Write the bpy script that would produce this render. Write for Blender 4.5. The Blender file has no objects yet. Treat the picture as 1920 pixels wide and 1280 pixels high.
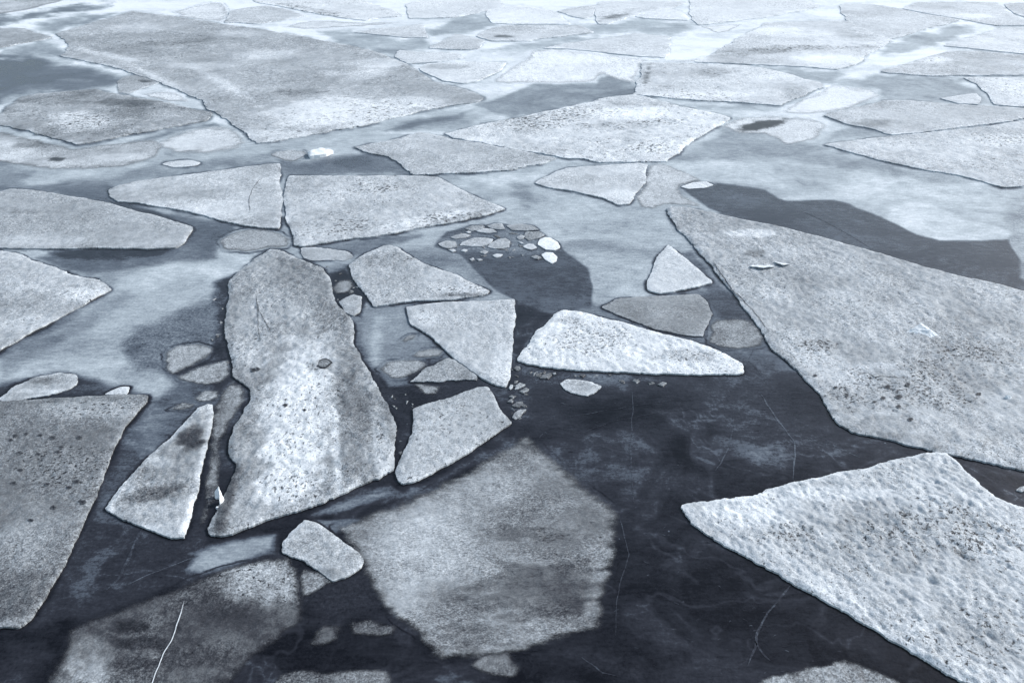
import bpy, math
import numpy as np
from mathutils import Vector
from mathutils.geometry import delaunay_2d_cdt

SC = bpy.context.scene
COL = SC.collection
R = math.radians

# ------------------------------------------------------------ camera, sky, sun
CAM_H = 10.0
PITCH = 31.0
FPX = 1500.0                       # focal length in pixels of the 1920 px wide photograph
cam_d = bpy.data.cameras.new('camera')
cam_d.sensor_width = 36.0
cam_d.lens = FPX / 1920 * 36.0
cam_d.clip_start = 0.1
cam_d.clip_end = 6000
cam = bpy.data.objects.new('camera', cam_d)
COL.objects.link(cam)
cam.location = (0, 0, CAM_H)
cam.rotation_euler = (R(90 - PITCH), 0, 0)
SC.camera = cam

SUN_EL, SUN_AZ = 33.0, 68.0        # azimuth clockwise from +Y (the view direction)
world = bpy.data.worlds.new('World')
SC.world = world
world.use_nodes = True
wn = world.node_tree
wn.nodes.clear()
sky = wn.nodes.new('ShaderNodeTexSky')
sky.sky_type = 'NISHITA'
sky.sun_disc = False
sky.sun_elevation = R(SUN_EL)
sky.sun_rotation = R(SUN_AZ)
sky.air_density = 1.0
sky.dust_density = 1.4
sky.ozone_density = 1.0
bg = wn.nodes.new('ShaderNodeBackground')
bg.inputs['Strength'].default_value = 0.12
wo = wn.nodes.new('ShaderNodeOutputWorld')
hsv = wn.nodes.new('ShaderNodeHueSaturation')          # sky tint: less saturated, hue shifted slightly
hsv.inputs['Saturation'].default_value = 0.80
hsv.inputs['Hue'].default_value = 0.487
wn.links.new(sky.outputs[0], hsv.inputs['Color'])
wn.links.new(hsv.outputs[0], bg.inputs['Color'])
wn.links.new(bg.outputs[0], wo.inputs['Surface'])

sun_d = bpy.data.lights.new('sun', 'SUN')
sun_d.energy = 2.6
sun_d.angle = R(0.6)
sun_d.color = (1.0, 0.985, 0.965)
sun = bpy.data.objects.new('sun', sun_d)
COL.objects.link(sun)
to_sun = Vector((math.sin(R(SUN_AZ)) * math.cos(R(SUN_EL)), math.cos(R(SUN_AZ)) * math.cos(R(SUN_EL)), math.sin(R(SUN_EL))))
sun.rotation_euler = to_sun.to_track_quat('Z', 'Y').to_euler()
sun.location = (30, 30, 40)

SC.view_settings.view_transform = 'Standard'
SC.view_settings.look = 'None'
SC.view_settings.exposure = 0.60
SC.view_settings.gamma = 1.0

# ------------------------------------------------------------ numpy helpers
SP, CP = math.sin(R(PITCH)), math.cos(R(PITCH))

def ground(px, py):
    """photo pixel -> point of the water plane (z = 0), metres"""
    u = (np.asarray(px, float) - 960) / FPX
    v = (np.asarray(py, float) - 640) / FPX
    dz = -SP - v * CP
    dy = CP - v * SP
    t = CAM_H / -dz
    return u * t, dy * t

def pix(x, y):
    depth = y * CP + CAM_H * SP
    up = y * SP - CAM_H * CP
    return 960 + FPX * x / depth, 640 - FPX * up / depth

def h2(ix, iy, seed):
    n = (ix.astype(np.int64) * 374761393 + iy.astype(np.int64) * 668265263 + seed * 1442695041) & 0x7fffffff
    n = ((n ^ (n >> 13)) * 1274126177) & 0x7fffffff
    n = ((n ^ (n >> 16)) * 668265263) & 0x7fffffff
    return ((n ^ (n >> 15)) & 0xffffff) / float(0xffffff)

def vnoise(x, y, seed=0):
    ix, iy = np.floor(x), np.floor(y)
    fx, fy = x - ix, y - iy
    fx, fy = fx * fx * (3 - 2 * fx), fy * fy * (3 - 2 * fy)
    a, b = h2(ix, iy, seed), h2(ix + 1, iy, seed)
    c, d = h2(ix, iy + 1, seed), h2(ix + 1, iy + 1, seed)
    return (a * (1 - fx) + b * fx) * (1 - fy) + (c * (1 - fx) + d * fx) * fy

def fbm(x, y, seed=0, oct=4, gain=0.5):
    s, a, t = 0.0, 1.0, 0.0
    for k in range(oct):
        s = s + a * vnoise(x * 2 ** k + 17.3 * k, y * 2 ** k - 9.1 * k, seed + k)
        t += a
        a *= gain
    return s / t

def worley(x, y, seed=0):
    ix, iy = np.floor(x), np.floor(y)
    best = np.full(x.shape, 9.0)
    for dx in (-1, 0, 1):
        for dy in (-1, 0, 1):
            cx, cy = ix + dx, iy + dy
            d = (cx + h2(cx, cy, seed) - x) ** 2 + (cy + h2(cx, cy, seed + 7) - y) ** 2
            best = np.minimum(best, d)
    return np.sqrt(best)

def inside(px, py, poly):
    r = np.zeros(px.shape, bool)
    n = len(poly)
    for i in range(n):
        x0, y0 = poly[i]
        x1, y1 = poly[(i + 1) % n]
        if y0 == y1:
            continue
        c = ((y0 > py) != (y1 > py)) & (px < (x1 - x0) * (py - y0) / (y1 - y0) + x0)
        r ^= c
    return r

def dist(px, py, poly, closed=True):
    best = np.full(px.shape, 1e18)
    n = len(poly)
    for i in range(n if closed else n - 1):
        x0, y0 = poly[i]
        x1, y1 = poly[(i + 1) % n]
        vx, vy = x1 - x0, y1 - y0
        l = vx * vx + vy * vy + 1e-12
        t = np.clip(((px - x0) * vx + (py - y0) * vy) / l, 0, 1)
        best = np.minimum(best, (px - x0 - t * vx) ** 2 + (py - y0 - t * vy) ** 2)
    return np.sqrt(best)

def sstep(a, b, x):
    t = np.clip((x - a) / (b - a), 0, 1)
    return t * t * (3 - 2 * t)

def make_mesh(name, verts, faces, attrs, mat, smooth=True):
    me = bpy.data.meshes.new(name)
    verts = np.asarray(verts, np.float32)
    ls = np.array([len(f) for f in faces], np.int32) if not isinstance(faces, np.ndarray) else np.full(len(faces), faces.shape[1], np.int32)
    flat = np.concatenate([np.asarray(f, np.int32) for f in faces]) if not isinstance(faces, np.ndarray) else faces.astype(np.int32).ravel()
    me.vertices.add(len(verts))
    me.vertices.foreach_set('co', verts.ravel())
    me.loops.add(len(flat))
    me.loops.foreach_set('vertex_index', flat)
    me.polygons.add(len(ls))
    me.polygons.foreach_set('loop_start', np.concatenate([[0], np.cumsum(ls)[:-1]]).astype(np.int32))
    me.polygons.foreach_set('use_smooth', np.full(len(ls), smooth))
    me.update(calc_edges=True)
    for k, a in attrs.items():
        a = np.asarray(a, np.float32)
        if a.ndim == 1:
            me.attributes.new(k, 'FLOAT', 'POINT').data.foreach_set('value', a)
        else:
            me.attributes.new(k, 'FLOAT_VECTOR', 'POINT').data.foreach_set('vector', a.ravel())
    me.materials.append(mat)
    me.validate()
    return me

def link(name, me, parent=None, **props):
    o = bpy.data.objects.new(name, me)
    COL.objects.link(o)
    o.parent = parent
    for k, v in props.items():
        if v:
            o[k] = v
    return o

# ------------------------------------------------------------ materials
class NT:
    def __init__(s, name):
        s.m = bpy.data.materials.new(name)
        s.m.use_nodes = True
        s.t = s.m.node_tree
        s.t.nodes.clear()
        s.out = s.n('ShaderNodeOutputMaterial')

    def n(s, kind, **kw):
        nd = s.t.nodes.new(kind)
        for k, v in kw.items():
            setattr(nd, k, v)
        return nd

    def l(s, a, b):
        s.t.links.new(a, b)

    def put(s, sock, v):
        if isinstance(v, bpy.types.NodeSocket):
            s.l(v, sock)
        else:
            sock.default_value = v

    def math(s, op, a, b=0.0, c=None, clamp=False):
        nd = s.n('ShaderNodeMath', operation=op, use_clamp=clamp)
        s.put(nd.inputs[0], a)
        s.put(nd.inputs[1], b)
        if c is not None:
            s.put(nd.inputs[2], c)
        return nd.outputs[0]

    def attr(s, name, vec=False):
        nd = s.n('ShaderNodeAttribute', attribute_name=name)
        return nd.outputs['Vector' if vec else 'Fac']

    def noise(s, co, scale, detail=3.0, rough=0.55, dist=0.0):
        nd = s.n('ShaderNodeTexNoise')
        s.l(co, nd.inputs['Vector'])
        nd.inputs['Scale'].default_value = scale
        nd.inputs['Detail'].default_value = detail
        nd.inputs['Roughness'].default_value = rough
        nd.inputs['Distortion'].default_value = dist
        return nd.outputs['Fac']

    def remap(s, v, a, b, c=0.0, d=1.0):
        nd = s.n('ShaderNodeMapRange', interpolation_type='SMOOTHSTEP')
        s.put(nd.inputs[0], v)
        for i, q in enumerate((a, b, c, d)):
            s.put(nd.inputs[i + 1], q)
        return nd.outputs[0]

    def scalevec(s, co, v):
        nd = s.n('ShaderNodeVectorMath', operation='MULTIPLY')
        s.l(co, nd.inputs[0])
        nd.inputs[1].default_value = v
        return nd.outputs[0]

    def ramp(s, f, stops):
        nd = s.n('ShaderNodeValToRGB')
        s.l(f, nd.inputs[0])
        cr = nd.color_ramp
        cr.interpolation = 'LINEAR'
        while len(cr.elements) < len(stops):
            cr.elements.new(0.5)
        for e, (p, c) in zip(cr.elements, stops):
            e.position = p
            e.color = (*c, 1)
        return nd.outputs[0]

ICE = [(0.0, (0.014, 0.0145, 0.018)), (0.2, (0.052, 0.054, 0.062)), (0.4, (0.150, 0.160, 0.170)),
       (0.6, (0.33, 0.357, 0.38)), (0.8, (0.565, 0.603, 0.635)), (1.0, (0.80, 0.837, 0.86))]

def floe_material(name, soft):
    t = NT(name)
    co = t.attr('co', True)
    snow, pit, alpha = t.attr('snow'), t.attr('pit'), t.attr('alpha')
    n1 = t.noise(co, 0.55, 4, 0.62)
    n2 = t.noise(co, 1.5, 3, 0.7)
    n3 = t.noise(t.scalevec(co, (1.0, 1.35, 1.0)), 0.95, 3, 0.6, 0.2)
    n4 = t.noise(co, 3.4, 2, 0.8)
    n0 = t.remap(t.noise(co, 0.055, 3, 0.55), 0.36, 0.62, 0.42, 1.25)      # smooth glazed patches against rough snow
    v = t.math('ADD', snow, t.math('MULTIPLY', t.math('SUBTRACT', n1, 0.5), 0.26))
    v = t.math('ADD', v, t.math('MULTIPLY', t.math('SUBTRACT', n2, 0.5), t.math('MULTIPLY', n0, 0.62)))
    v = t.math('ADD', v, t.math('MULTIPLY', t.math('SUBTRACT', n4, 0.5), t.math('MULTIPLY', n0, 0.80)))
    if soft:
        v = t.math('SUBTRACT', v, t.math('MULTIPLY', t.math('SUBTRACT', 1.0, alpha), 0.16))
    thr = t.math('SUBTRACT', 0.72, t.math('MULTIPLY', pit, 0.17))
    hole = t.remap(n3, thr, t.math('ADD', thr, 0.09))
    hole = t.math('MULTIPLY', hole, t.math('MULTIPLY', t.remap(pit, 0.0, 0.15), n0))
    v = t.math('SUBTRACT', v, t.math('MULTIPLY', hole, 0.42), clamp=True)
    colr = t.ramp(v, ICE)
    p = t.n('ShaderNodeBsdfPrincipled')
    t.l(colr, p.inputs['Base Color'])
    t.l(t.remap(v, 0.2, 0.8, 0.34, 0.75), p.inputs['Roughness'])
    p.inputs['IOR'].default_value = 1.31
    b = t.n('ShaderNodeBump')
    b.inputs['Strength'].default_value = 0.4 if soft else 0.85
    b.inputs['Distance'].default_value = 0.024
    hh = t.math('ADD', t.math('MULTIPLY', n1, 0.7), t.math('MULTIPLY', n2, 0.55))
    hh = t.math('SUBTRACT', hh, t.math('MULTIPLY', hole, 0.7))
    t.l(hh, b.inputs['Height'])
    t.l(b.outputs[0], p.inputs['Normal'])
    if soft:
        a = t.math('ADD', alpha, t.math('MULTIPLY', t.math('SUBTRACT', n1, 0.5), 0.42))
        a = t.math('ADD', a, t.math('MULTIPLY', t.math('SUBTRACT', n2, 0.5), 0.10))
        a = t.remap(a, 0.1, 0.95)
        tr = t.n('ShaderNodeBsdfTransparent')
        mx = t.n('ShaderNodeMixShader')
        t.l(a, mx.inputs[0])
        t.l(tr.outputs[0], mx.inputs[1])
        t.l(p.outputs[0], mx.inputs[2])
        t.l(mx.outputs[0], t.out.inputs[0])
    else:
        t.l(p.outputs[0], t.out.inputs[0])
    return t.m

def water_material():
    t = NT('water_skim_ice')
    geo = t.n('ShaderNodeNewGeometry')
    co = geo.outputs['Position']
    fr = t.attr('frost')
    grain = t.attr('grain')
    big = t.noise(t.scalevec(co, (0.55, 1.0, 1.0)), 0.55, 5, 0.6, 0.6)
    mid = t.noise(t.scalevec(co, (1.0, 2.2, 1.0)), 3.2, 4, 0.62, 0.3)
    fine = t.noise(co, 16.0, 4, 0.8)
    amp = t.remap(fr, 0.0, 0.4, 0.36, 1.0)
    v = t.math('MULTIPLY', t.math('SUBTRACT', big, 0.5), 0.42)
    v = t.math('ADD', v, t.math('MULTIPLY', t.math('SUBTRACT', mid, 0.5), 0.34))
    v = t.math('ADD', v, t.math('MULTIPLY', t.math('SUBTRACT', fine, 0.5), t.math('ADD', 0.34, t.math('MULTIPLY', grain, 0.7))))
    stk = t.noise(t.scalevec(co, (1.1, 6.5, 1.0)), 3.4, 4, 0.65, 0.2)
    v = t.math('ADD', v, t.math('MULTIPLY', t.math('SUBTRACT', stk, 0.5), 0.22))
    v = t.math('ADD', fr, t.math('MULTIPLY', v, amp))
    vo = t.n('ShaderNodeTexVoronoi')
    t.l(co, vo.inputs['Vector'])
    vo.inputs['Scale'].default_value = 2.3
    speck = t.remap(vo.outputs['Distance'], 0.03, 0.055, 1.0, 0.0)
    speck = t.math('MULTIPLY', speck, t.remap(big, 0.5, 0.6))
    v = t.math('ADD', v, t.math('MULTIPLY', speck, 0.3), clamp=True)
    c = t.ramp(v, [(0.0, (0.003, 0.003, 0.005)), (0.18, (0.028, 0.030, 0.039)), (0.35, (0.090, 0.108, 0.135)),
                   (0.55, (0.235, 0.270, 0.303)), (0.75, (0.44, 0.492, 0.525)), (1.0, (0.80, 0.84, 0.88))])
    p = t.n('ShaderNodeBsdfPrincipled')
    t.l(c, p.inputs['Base Color'])
    t.l(t.remap(v, 0.02, 0.5, 0.09, 0.5), p.inputs['Roughness'])
    p.inputs['IOR'].default_value = 1.33
    b = t.n('ShaderNodeBump')
    b.inputs['Strength'].default_value = 0.35
    b.inputs['Distance'].default_value = 0.02
    t.l(t.math('ADD', mid, t.math('MULTIPLY', fine, 0.15)), b.inputs['Height'])
    t.l(b.outputs[0], p.inputs['Normal'])
    t.l(p.outputs[0], t.out.inputs[0])
    return t.m

M_HARD = floe_material('snow_crusted_ice', False)
M_SOFT = floe_material('drowned_ice', True)
M_WATER = water_material()

# ------------------------------------------------------------ floe builder
FOOT = []          # outlines already built, in photo pixels: the dark water seam follows them

def floe(name, label, pts, b=.6, op=1.0, k=.25, r=.02, s=None, pit=.3, rim=.05, fb=.05, soft=0.0, rag=1.0, cat='ice floe',
         group='ice floes drifting on the water', pa=(), rot=25.0, seam=1.0, z0=0.0, res=1.0, streak=1.0):
    """outline pts (photo pixels, put back on the water plane) -> one slab of ice with relief, rim and skirt
    pa: patches (cx, cy, rx, ry, change of snow, change of pitting, angle)"""
    seed = sum(ord(c) for c in label) % 9973
    P = np.array(pts, float)
    X, Y = ground(P[:, 0], P[:, 1])
    cy = Y.mean()
    d = math.hypot(cy, CAM_H)
    step = max(0.028, 2.1 * d / 800) * res
    stepy = max(step, 1.6 * d * d / (CAM_H * 800) * res)
    ext = min(np.ptp(X), np.ptp(Y))
    step, stepy = min(step, np.ptp(X) / 14), min(stepy, np.ptp(Y) / 12)
    size = s or max(0.085, 3.4 * d / 800)
    W = np.stack([X, Y], 1)
    if soft:                                           # the drowned rim reaches a little further than the visible edge
        mid_ = W.mean(0)
        rr_ = np.sqrt(((W - mid_) ** 2).sum(1)).mean()
        W = mid_ + (W - mid_) * (1 + min(.35, soft * 1.0 * (d / FPX) / rr_))
    # outline: resample, then roughen
    edge = []
    n = len(W)
    for i in range(n):
        a, c = W[i], W[(i + 1) % n]
        m = max(1, int(math.ceil(np.linalg.norm((c - a) / (step, stepy)) / .6)))
        for q in range(m):
            edge.append(a + (c - a) * q / m)
    E = np.array(edge)
    for _ in range(1 if ext < .8 else 2):              # take the razor edge off the corners
        E = 0.5 * E + 0.25 * (np.roll(E, 1, 0) + np.roll(E, -1, 0))
    A = rag * min(0.16 * ext, 2.0 * size)
    for fq, am, sd in ((.10, 1.3, 0), (.42, .34, 90), (1.15, .42, 190)):
        f = fq / size
        E = E + A * am * np.stack([fbm(E[:, 0] * f, E[:, 1] * f, seed + sd, 3, .6) - .5, fbm(E[:, 0] * f, E[:, 1] * f, seed + sd + 50, 3, .6) - .5], 1)
    x0, y0, x1, y1 = E[:, 0].min(), E[:, 1].min(), E[:, 0].max(), E[:, 1].max()
    gx, gy = np.meshgrid(np.arange(x0, x1, step), np.arange(y0, y1, stepy))
    gx, gy = gx.ravel(), gy.ravel()
    gx = gx + (h2(np.arange(len(gx)), np.zeros(len(gx)), seed) - .5) * step * .6
    gy = gy + (h2(np.arange(len(gx)), np.ones(len(gx)), seed) - .5) * stepy * .6
    q = E / (step, stepy)
    ok = inside(gx, gy, E)
    gx, gy = gx[ok], gy[ok]
    dd = dist(gx / step, gy / stepy, q) if len(gx) else np.array([])
    ok = dd > 0.55
    gx, gy = gx[ok], gy[ok]
    ne = len(E)
    allp = np.concatenate([E, np.stack([gx, gy], 1)])
    res_ = delaunay_2d_cdt([Vector(p) for p in allp], [], [list(range(ne))], 1, 1e-7)
    V = np.array([tuple(p) for p in res_[0]])
    F = np.array(res_[2], np.int64)
    x, y = V[:, 0], V[:, 1]
    de = dist(x, y, E)
    ca, sa = math.cos(R(rot)), math.sin(R(rot))
    u, w = (x * ca + y * sa) / size, (-x * sa + y * ca) / (size * streak)
    px, py = pix(x, y)
    # snow cover, pitting
    if soft:
        soft, rim = soft * 2.0, 0
    big = fbm(x / (size * 11), y / (size * 11), seed + 3, 4)
    med = fbm(u * .3, w * .5, seed + 11, 3)
    snow = b + k * (big - .5) * 1.35 + k * (med - .5) * .6
    pitv = np.full(x.shape, pit) + (big - .5) * .7 * pit
    for e in pa:
        ex, ey, rx, ry, dv = e[:5]
        dp = e[5] if len(e) > 5 else 0.0
        an = R(e[6]) if len(e) > 6 else 0.0
        ax, ay = px - ex, py - ey
        bx, by = ax * math.cos(an) + ay * math.sin(an), -ax * math.sin(an) + ay * math.cos(an)
        rr = np.sqrt((bx / rx) ** 2 + (by / ry) ** 2) + (med - .5) * .9
        m = 1 - sstep(.55, 1.1, rr)
        snow, pitv = snow + dv * m, pitv + dp * m
    rimw = max(1.6 * step, .11)
    snow = snow + (rim + .34 * (med - .55)) * (1 - sstep(0, rimw * 1.6, de * (0.6 + med)))
    # relief
    lump = 1 - np.clip(worley(u * .8, w * .8, seed), 0, 1) ** 1.5
    r = r * .62
    hz = r * (1.2 * (lump - .5) + 1.5 * (fbm(u * .45, w * .45, seed + 21, 4) - .5) + 1.6 * (big - .5))
    top = fb * 1.0 * (0.75 + 0.25 * sstep(0, step * 1.5, de)) + hz * sstep(0, rimw, de)
    if soft:
        top = .012 + hz * .5 * sstep(0, rimw * 2, de)
    z = z0 + np.maximum(top, 0.004)
    alpha = np.ones(len(x))
    if soft:
        ds = dist(px, py * 1.6, np.stack(pix(E[:, 0], E[:, 1]), 1) * (1, 1.6))
        alpha = op * sstep(0, soft, ds * (.55 + .9 * med))
    verts = np.stack([x, y, z], 1)
    faces = F
    # skirt into the water along the real border of the triangulation
    if not soft:
        ed = np.concatenate([F[:, [0, 1]], F[:, [1, 2]], F[:, [2, 0]]])
        key = ed[:, 0] * (len(x) + 1) + ed[:, 1]
        rk = ed[:, 1] * (len(x) + 1) + ed[:, 0]
        bd = ed[~np.isin(key, rk)]
        ids = np.unique(bd)
        mp = -np.ones(len(x), np.int64)
        mp[ids] = np.arange(len(ids)) + len(x)
        ml = mp + len(ids)
        low = verts[ids].copy()
        low[:, 2] = -0.12
        verts = np.concatenate([verts, verts[ids], low])          # own rim vertices: a crisp broken edge
        sk = np.concatenate([np.stack([mp[bd[:, 1]], mp[bd[:, 0]], ml[bd[:, 0]]], 1), np.stack([mp[bd[:, 1]], ml[bd[:, 0]], ml[bd[:, 1]]], 1)])
        faces = np.concatenate([F, sk])
        ext_ = lambda a: np.concatenate([a, a[ids], a[ids]])
        snow, pitv, alpha, u, w = ext_(snow), ext_(pitv), ext_(alpha), ext_(u), ext_(w)
    origin = np.array([x.mean(), y.mean(), 0.0])
    attrs = dict(snow=snow, pit=np.clip(pitv, 0, 1.2), co=np.stack([u, w, np.full(len(u), seed * .37)], 1))
    if soft:
        attrs['alpha'] = alpha
    me = make_mesh(name, verts - origin, faces, attrs, M_SOFT if soft else M_HARD)
    o = link(name, me, label=label, category=cat, group=group)
    o.location = origin
    if seam > 0:
        FOOT.append((np.stack(pix(E[:, 0], E[:, 1]), 1)[::2], seam * (.12 if soft else 1), step))
    return o

# ------------------------------------------------------------ the large floes
FAR = dict(k=.14, pit=.12, r=.02, rag=.7)
floe('ice_floe', 'largest grey white floe at upper left, notched at its left corner',
     [(104, 64), (150, 50), (200, 35), (245, 22), (338, 33), (417, 46), (500, 57), (563, 69), (636, 82), (696, 96), (764, 121),
      (792, 139), (816, 154), (855, 163), (885, 173), (913, 185), (886, 193), (840, 200), (792, 209), (740, 222), (701, 232), (636, 245), (575, 258), (532, 266),
      (490, 270), (474, 262), (456, 245), (430, 226), (401, 208), (365, 185), (318, 164), (297, 155), (247, 138), (188, 121), (130, 110), (112, 106),
      (125, 99), (134, 87), (122, 75)],
     b=.61, k=.18, r=.06, pit=.4, pa=[(300, 150, 60, 7, .2, .3, 25), (200, 105, 70, 6, .18, .3, 12), (700, 120, 60, 10, .16), (420, 160, 80, 10, .14, .3, 30), (640, 215, 190, 32, .26, .5), (250, 55, 60, 10, .12), (380, 125, 70, 9, .14), (450, 65, 60, 8, .1),
     (690, 140, 60, 14, .16, 0, -15), (760, 195, 90, 14, .15, .4), (520, 255, 90, 12, .18, .3), (500, 105, 60, 12, .12), (260, 90, 120, 10, -.06, .3, -6), (330, 75, 140, 16, -.05, .2), (560, 175, 60, 8, -.08, .5), (620, 140, 18, 6, .14)])
floe('ice_floe', 'broad dirty snow floe at the left edge beside blue lead, pocked white in its middle',
     [(-70, 230), (0, 213), (34, 186), (70, 177), (130, 171), (182, 169), (234, 179), (292, 190), (350, 203), (401, 213), (385, 228), (320, 240), (260, 250),
      (208, 260), (140, 271), (104, 261), (50, 246), (0, 237), (-70, 232)],
     b=.52, k=.3, r=.05, pit=.6, pa=[(150, 230, 70, 22, .3, .6), (230, 195, 60, 8, -.2), (100, 190, 90, 10, -.06), (60, 220, 60, 16, .04, .4), (330, 215, 70, 10, .1)])
floe('snow_sheet', 'snow covered slush sheet just under the broad dirty floe at the left edge',
     [(-70, 244), (10, 244), (104, 268), (140, 277), (208, 267), (285, 258), (300, 275), (290, 296), (240, 312), (200, 318), (100, 320), (60, 313), (0, 306), (-70, 300)],
     b=.66, k=.34, pit=.5, soft=9, cat='slush sheet', pa=[(106, 300, 14, 4, -.5), (60, 270, 40, 10, -.18), (230, 295, 70, 10, .16)], seam=0)
floe('snow_sheet', 'smooth pale lens of snow tucked against the lower left corner of the largest floe',
     [(292, 268), (320, 252), (380, 236), (425, 236), (450, 250), (458, 268), (440, 282), (390, 292), (330, 288)],
     b=.78, k=.14, pit=.1, soft=12, cat='slush sheet', seam=0, z0=.002)
floe('ice_floe', 'small grey floe cut by the left picture edge, beside the notch of the largest floe',
     [(-60, 56), (0, 54), (47, 54), (75, 64), (97, 72), (70, 77), (39, 82), (0, 91), (-60, 100)], b=.6, k=.2, r=.03, pit=.25)
floe('ice_floe', 'speckled snowy floe in the top left corner',
     [(-80, -12), (60, -14), (130, -8), (120, 2), (90, 12), (60, 19), (30, 24), (0, 29), (-80, 32)], b=.66, k=.3, pit=.6, r=.05, soft=5, seam=0)
floe('thin_ice_sheet', 'small pale cracked plate wedged between blue lead and the largest floe',
     [(216, 156), (232, 144), (263, 140), (297, 155), (262, 168), (240, 177), (226, 174)], b=.6, k=.16, pit=.2, r=.01, fb=.02, cat='ice plate', pa=[(272, 153, 14, 3, -.4)], seam=.3)
floe('thin_ice_sheet', 'milky white lens lying along the lower left side of the largest floe',
     [(258, 177), (285, 172), (312, 171), (336, 175), (357, 190), (346, 194), (307, 191), (281, 186)], b=.82, k=.08, pit=0, soft=7, cat='ice plate', seam=0, z0=.003)
floe('ice_fragment', 'tiny pale oval pan ringed by dark water at middle left',
     [(306, 309), (318, 304), (333, 302), (350, 301), (366, 302), (376, 306), (368, 310), (359, 312), (340, 313), (325, 314)], b=.76, k=.1, pit=.1, r=.01, fb=.02, cat='ice fragment', group='ice fragments between the floes', seam=.8)
# far top rows
floe('ice_floe', 'rounded white floe behind the top edge of the largest floe',
     [(323, 22), (360, 12), (400, 4), (414, 5), (424, 14), (428, 28), (418, 43), (385, 39), (344, 34)], b=.82, k=.12, pit=.05, soft=5, seam=.3, rag=.5)
floe('ice_floe', 'pale blue grey floe between rounded white floe and streaked snow tongue',
     [(430, 22), (465, 15), (500, 12), (535, 18), (570, 31), (530, 38), (482, 46), (448, 43), (420, 44), (430, 32)], b=.72, seam=.35, **FAR)
floe('ice_floe', 'long snow tongue with dark streaks slanting down from the top edge',
     [(470, -12), (640, -12), (690, 5), (751, 26), (757, 31), (720, 34), (686, 39), (636, 34), (590, 27), (558, 20), (510, 10), (478, 3)],
     b=.86, k=.2, pit=.7, r=.06, seam=.3, pa=[(600, 24, 80, 6, -.1, .6, 11)])
floe('thin_ice_sheet', 'smooth bright drift patch below the streaked snow tongue',
     [(520, 52), (550, 44), (585, 38), (620, 38), (680, 41), (745, 40), (746, 45), (690, 50), (620, 55), (570, 56)], b=.84, k=.12, pit=0, soft=5, seam=0, cat='ice plate')
floe('ice_floe', 'slim pointed white floe with a blunt right end, above grey skim ice',
     [(662, 62), (700, 56), (750, 51), (790, 46), (797, 56), (803, 72), (764, 72), (714, 67)], b=.78, seam=.35, **FAR)
floe('ice_floe', 'wide white floe at the top edge right of the streaked snow tongue',
     [(764, 24), (760, 8), (800, -2), (850, -12), (922, -12), (935, 2), (945, 12), (915, 20), (850, 34), (769, 35)], b=.84, seam=.4, **FAR)
floe('ice_floe', 'smooth bright floe with curved left crack near the top centre',
     [(914, 20), (945, 13), (975, 10), (994, 13), (1041, 23), (1054, 30), (1067, 46), (1010, 46), (960, 46), (923, 44), (910, 28)], b=.9, seam=.4, **FAR)
floe('ice_floe', 'flat speckled floe directly below the smooth bright curved floe',
     [(890, 69), (907, 59), (943, 49), (1000, 48), (1090, 49), (1116, 62), (1060, 68), (1012, 73), (989, 78), (955, 78), (920, 77)], b=.76, seam=.35, k=.2, pit=.4, r=.03, rag=.7, pa=[(945, 70, 26, 3, -.45)])
floe('ice_floe', 'pale kite shaped plate left of the flat speckled floe near top centre',
     [(803, 92), (830, 77), (855, 65), (886, 70), (910, 77), (897, 94), (855, 95)], b=.72, seam=.35, **FAR)
floe('ice_floe', 'small pale plate touching the upper right side of the largest floe',
     [(738, 108), (751, 95), (792, 98), (855, 100), (872, 108), (819, 117), (764, 121)], b=.78, seam=.3, **FAR)
floe('ice_floe', 'white wedge floe with grey upper half beside the right corner of the largest floe',
     [(785, 128), (798, 121), (871, 118), (951, 118), (935, 134), (897, 153), (868, 158), (829, 153), (792, 136)], b=.84, k=.12, pit=.1, r=.02, rag=.6, seam=.5, pa=[(835, 126, 60, 7, -.16)])
floe('snow_sheet', 'broad bright windblown snow field in the upper centre',
     [(925, 157), (940, 140), (965, 125), (992, 112), (1000, 94), (1040, 91), (1110, 98), (1180, 106), (1240, 113), (1290, 112), (1312, 104), (1316, 112), (1298, 120), (1206, 119),
      (1198, 145), (1188, 158), (1150, 150), (1132, 142), (1118, 153), (1060, 157), (1000, 158)], b=.92, k=.14, pit=.1, r=.03, soft=7, cat='snow field', group='', seam=0, streak=2.5, rot=4)
floe('ice_floe', 'pale rectangular floe with square right end resting behind the bright windblown snow field',
     [(1020, 91), (1060, 83), (1127, 73), (1194, 64), (1257, 70), (1258, 86), (1254, 100), (1248, 110), (1184, 105), (1158, 103), (1101, 96), (1060, 93)], b=.78, seam=.4, **FAR)
floe('ice_floe', 'tiny pale block at the top just left of the dark streaked small floe',
     [(1043, 22), (1080, 14), (1115, 10), (1113, 29), (1096, 36), (1072, 32)], b=.76, seam=.3, **FAR)
floe('ice_floe', 'small top floe with a dark dirt streak along its lower left side',
     [(1118, 10), (1127, 4), (1200, 3), (1272, 5), (1292, 4), (1257, 16), (1189, 29), (1140, 46), (1121, 46), (1116, 31)], b=.82, k=.14, pit=.3, r=.03, rag=.7, seam=.4, pa=[(1150, 33, 32, 4, -.35, .8, -12)])
floe('ice_floe', 'thin white fin shaped floe under the dirt streaked small floe at the top',
     [(1192, 31), (1225, 23), (1254, 16), (1275, 22), (1287, 30), (1292, 39), (1250, 37), (1207, 35)], b=.88, seam=.4, **FAR)
floe('ice_floe', 'large pale floe with rounded lower left corner at the top right of centre',
     [(1293, 4), (1300, -12), (1420, -12), (1520, 0), (1534, 13), (1495, 23), (1429, 34), (1345, 44), (1309, 48), (1297, 37), (1291, 26)], b=.84, seam=.5, **FAR)
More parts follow.
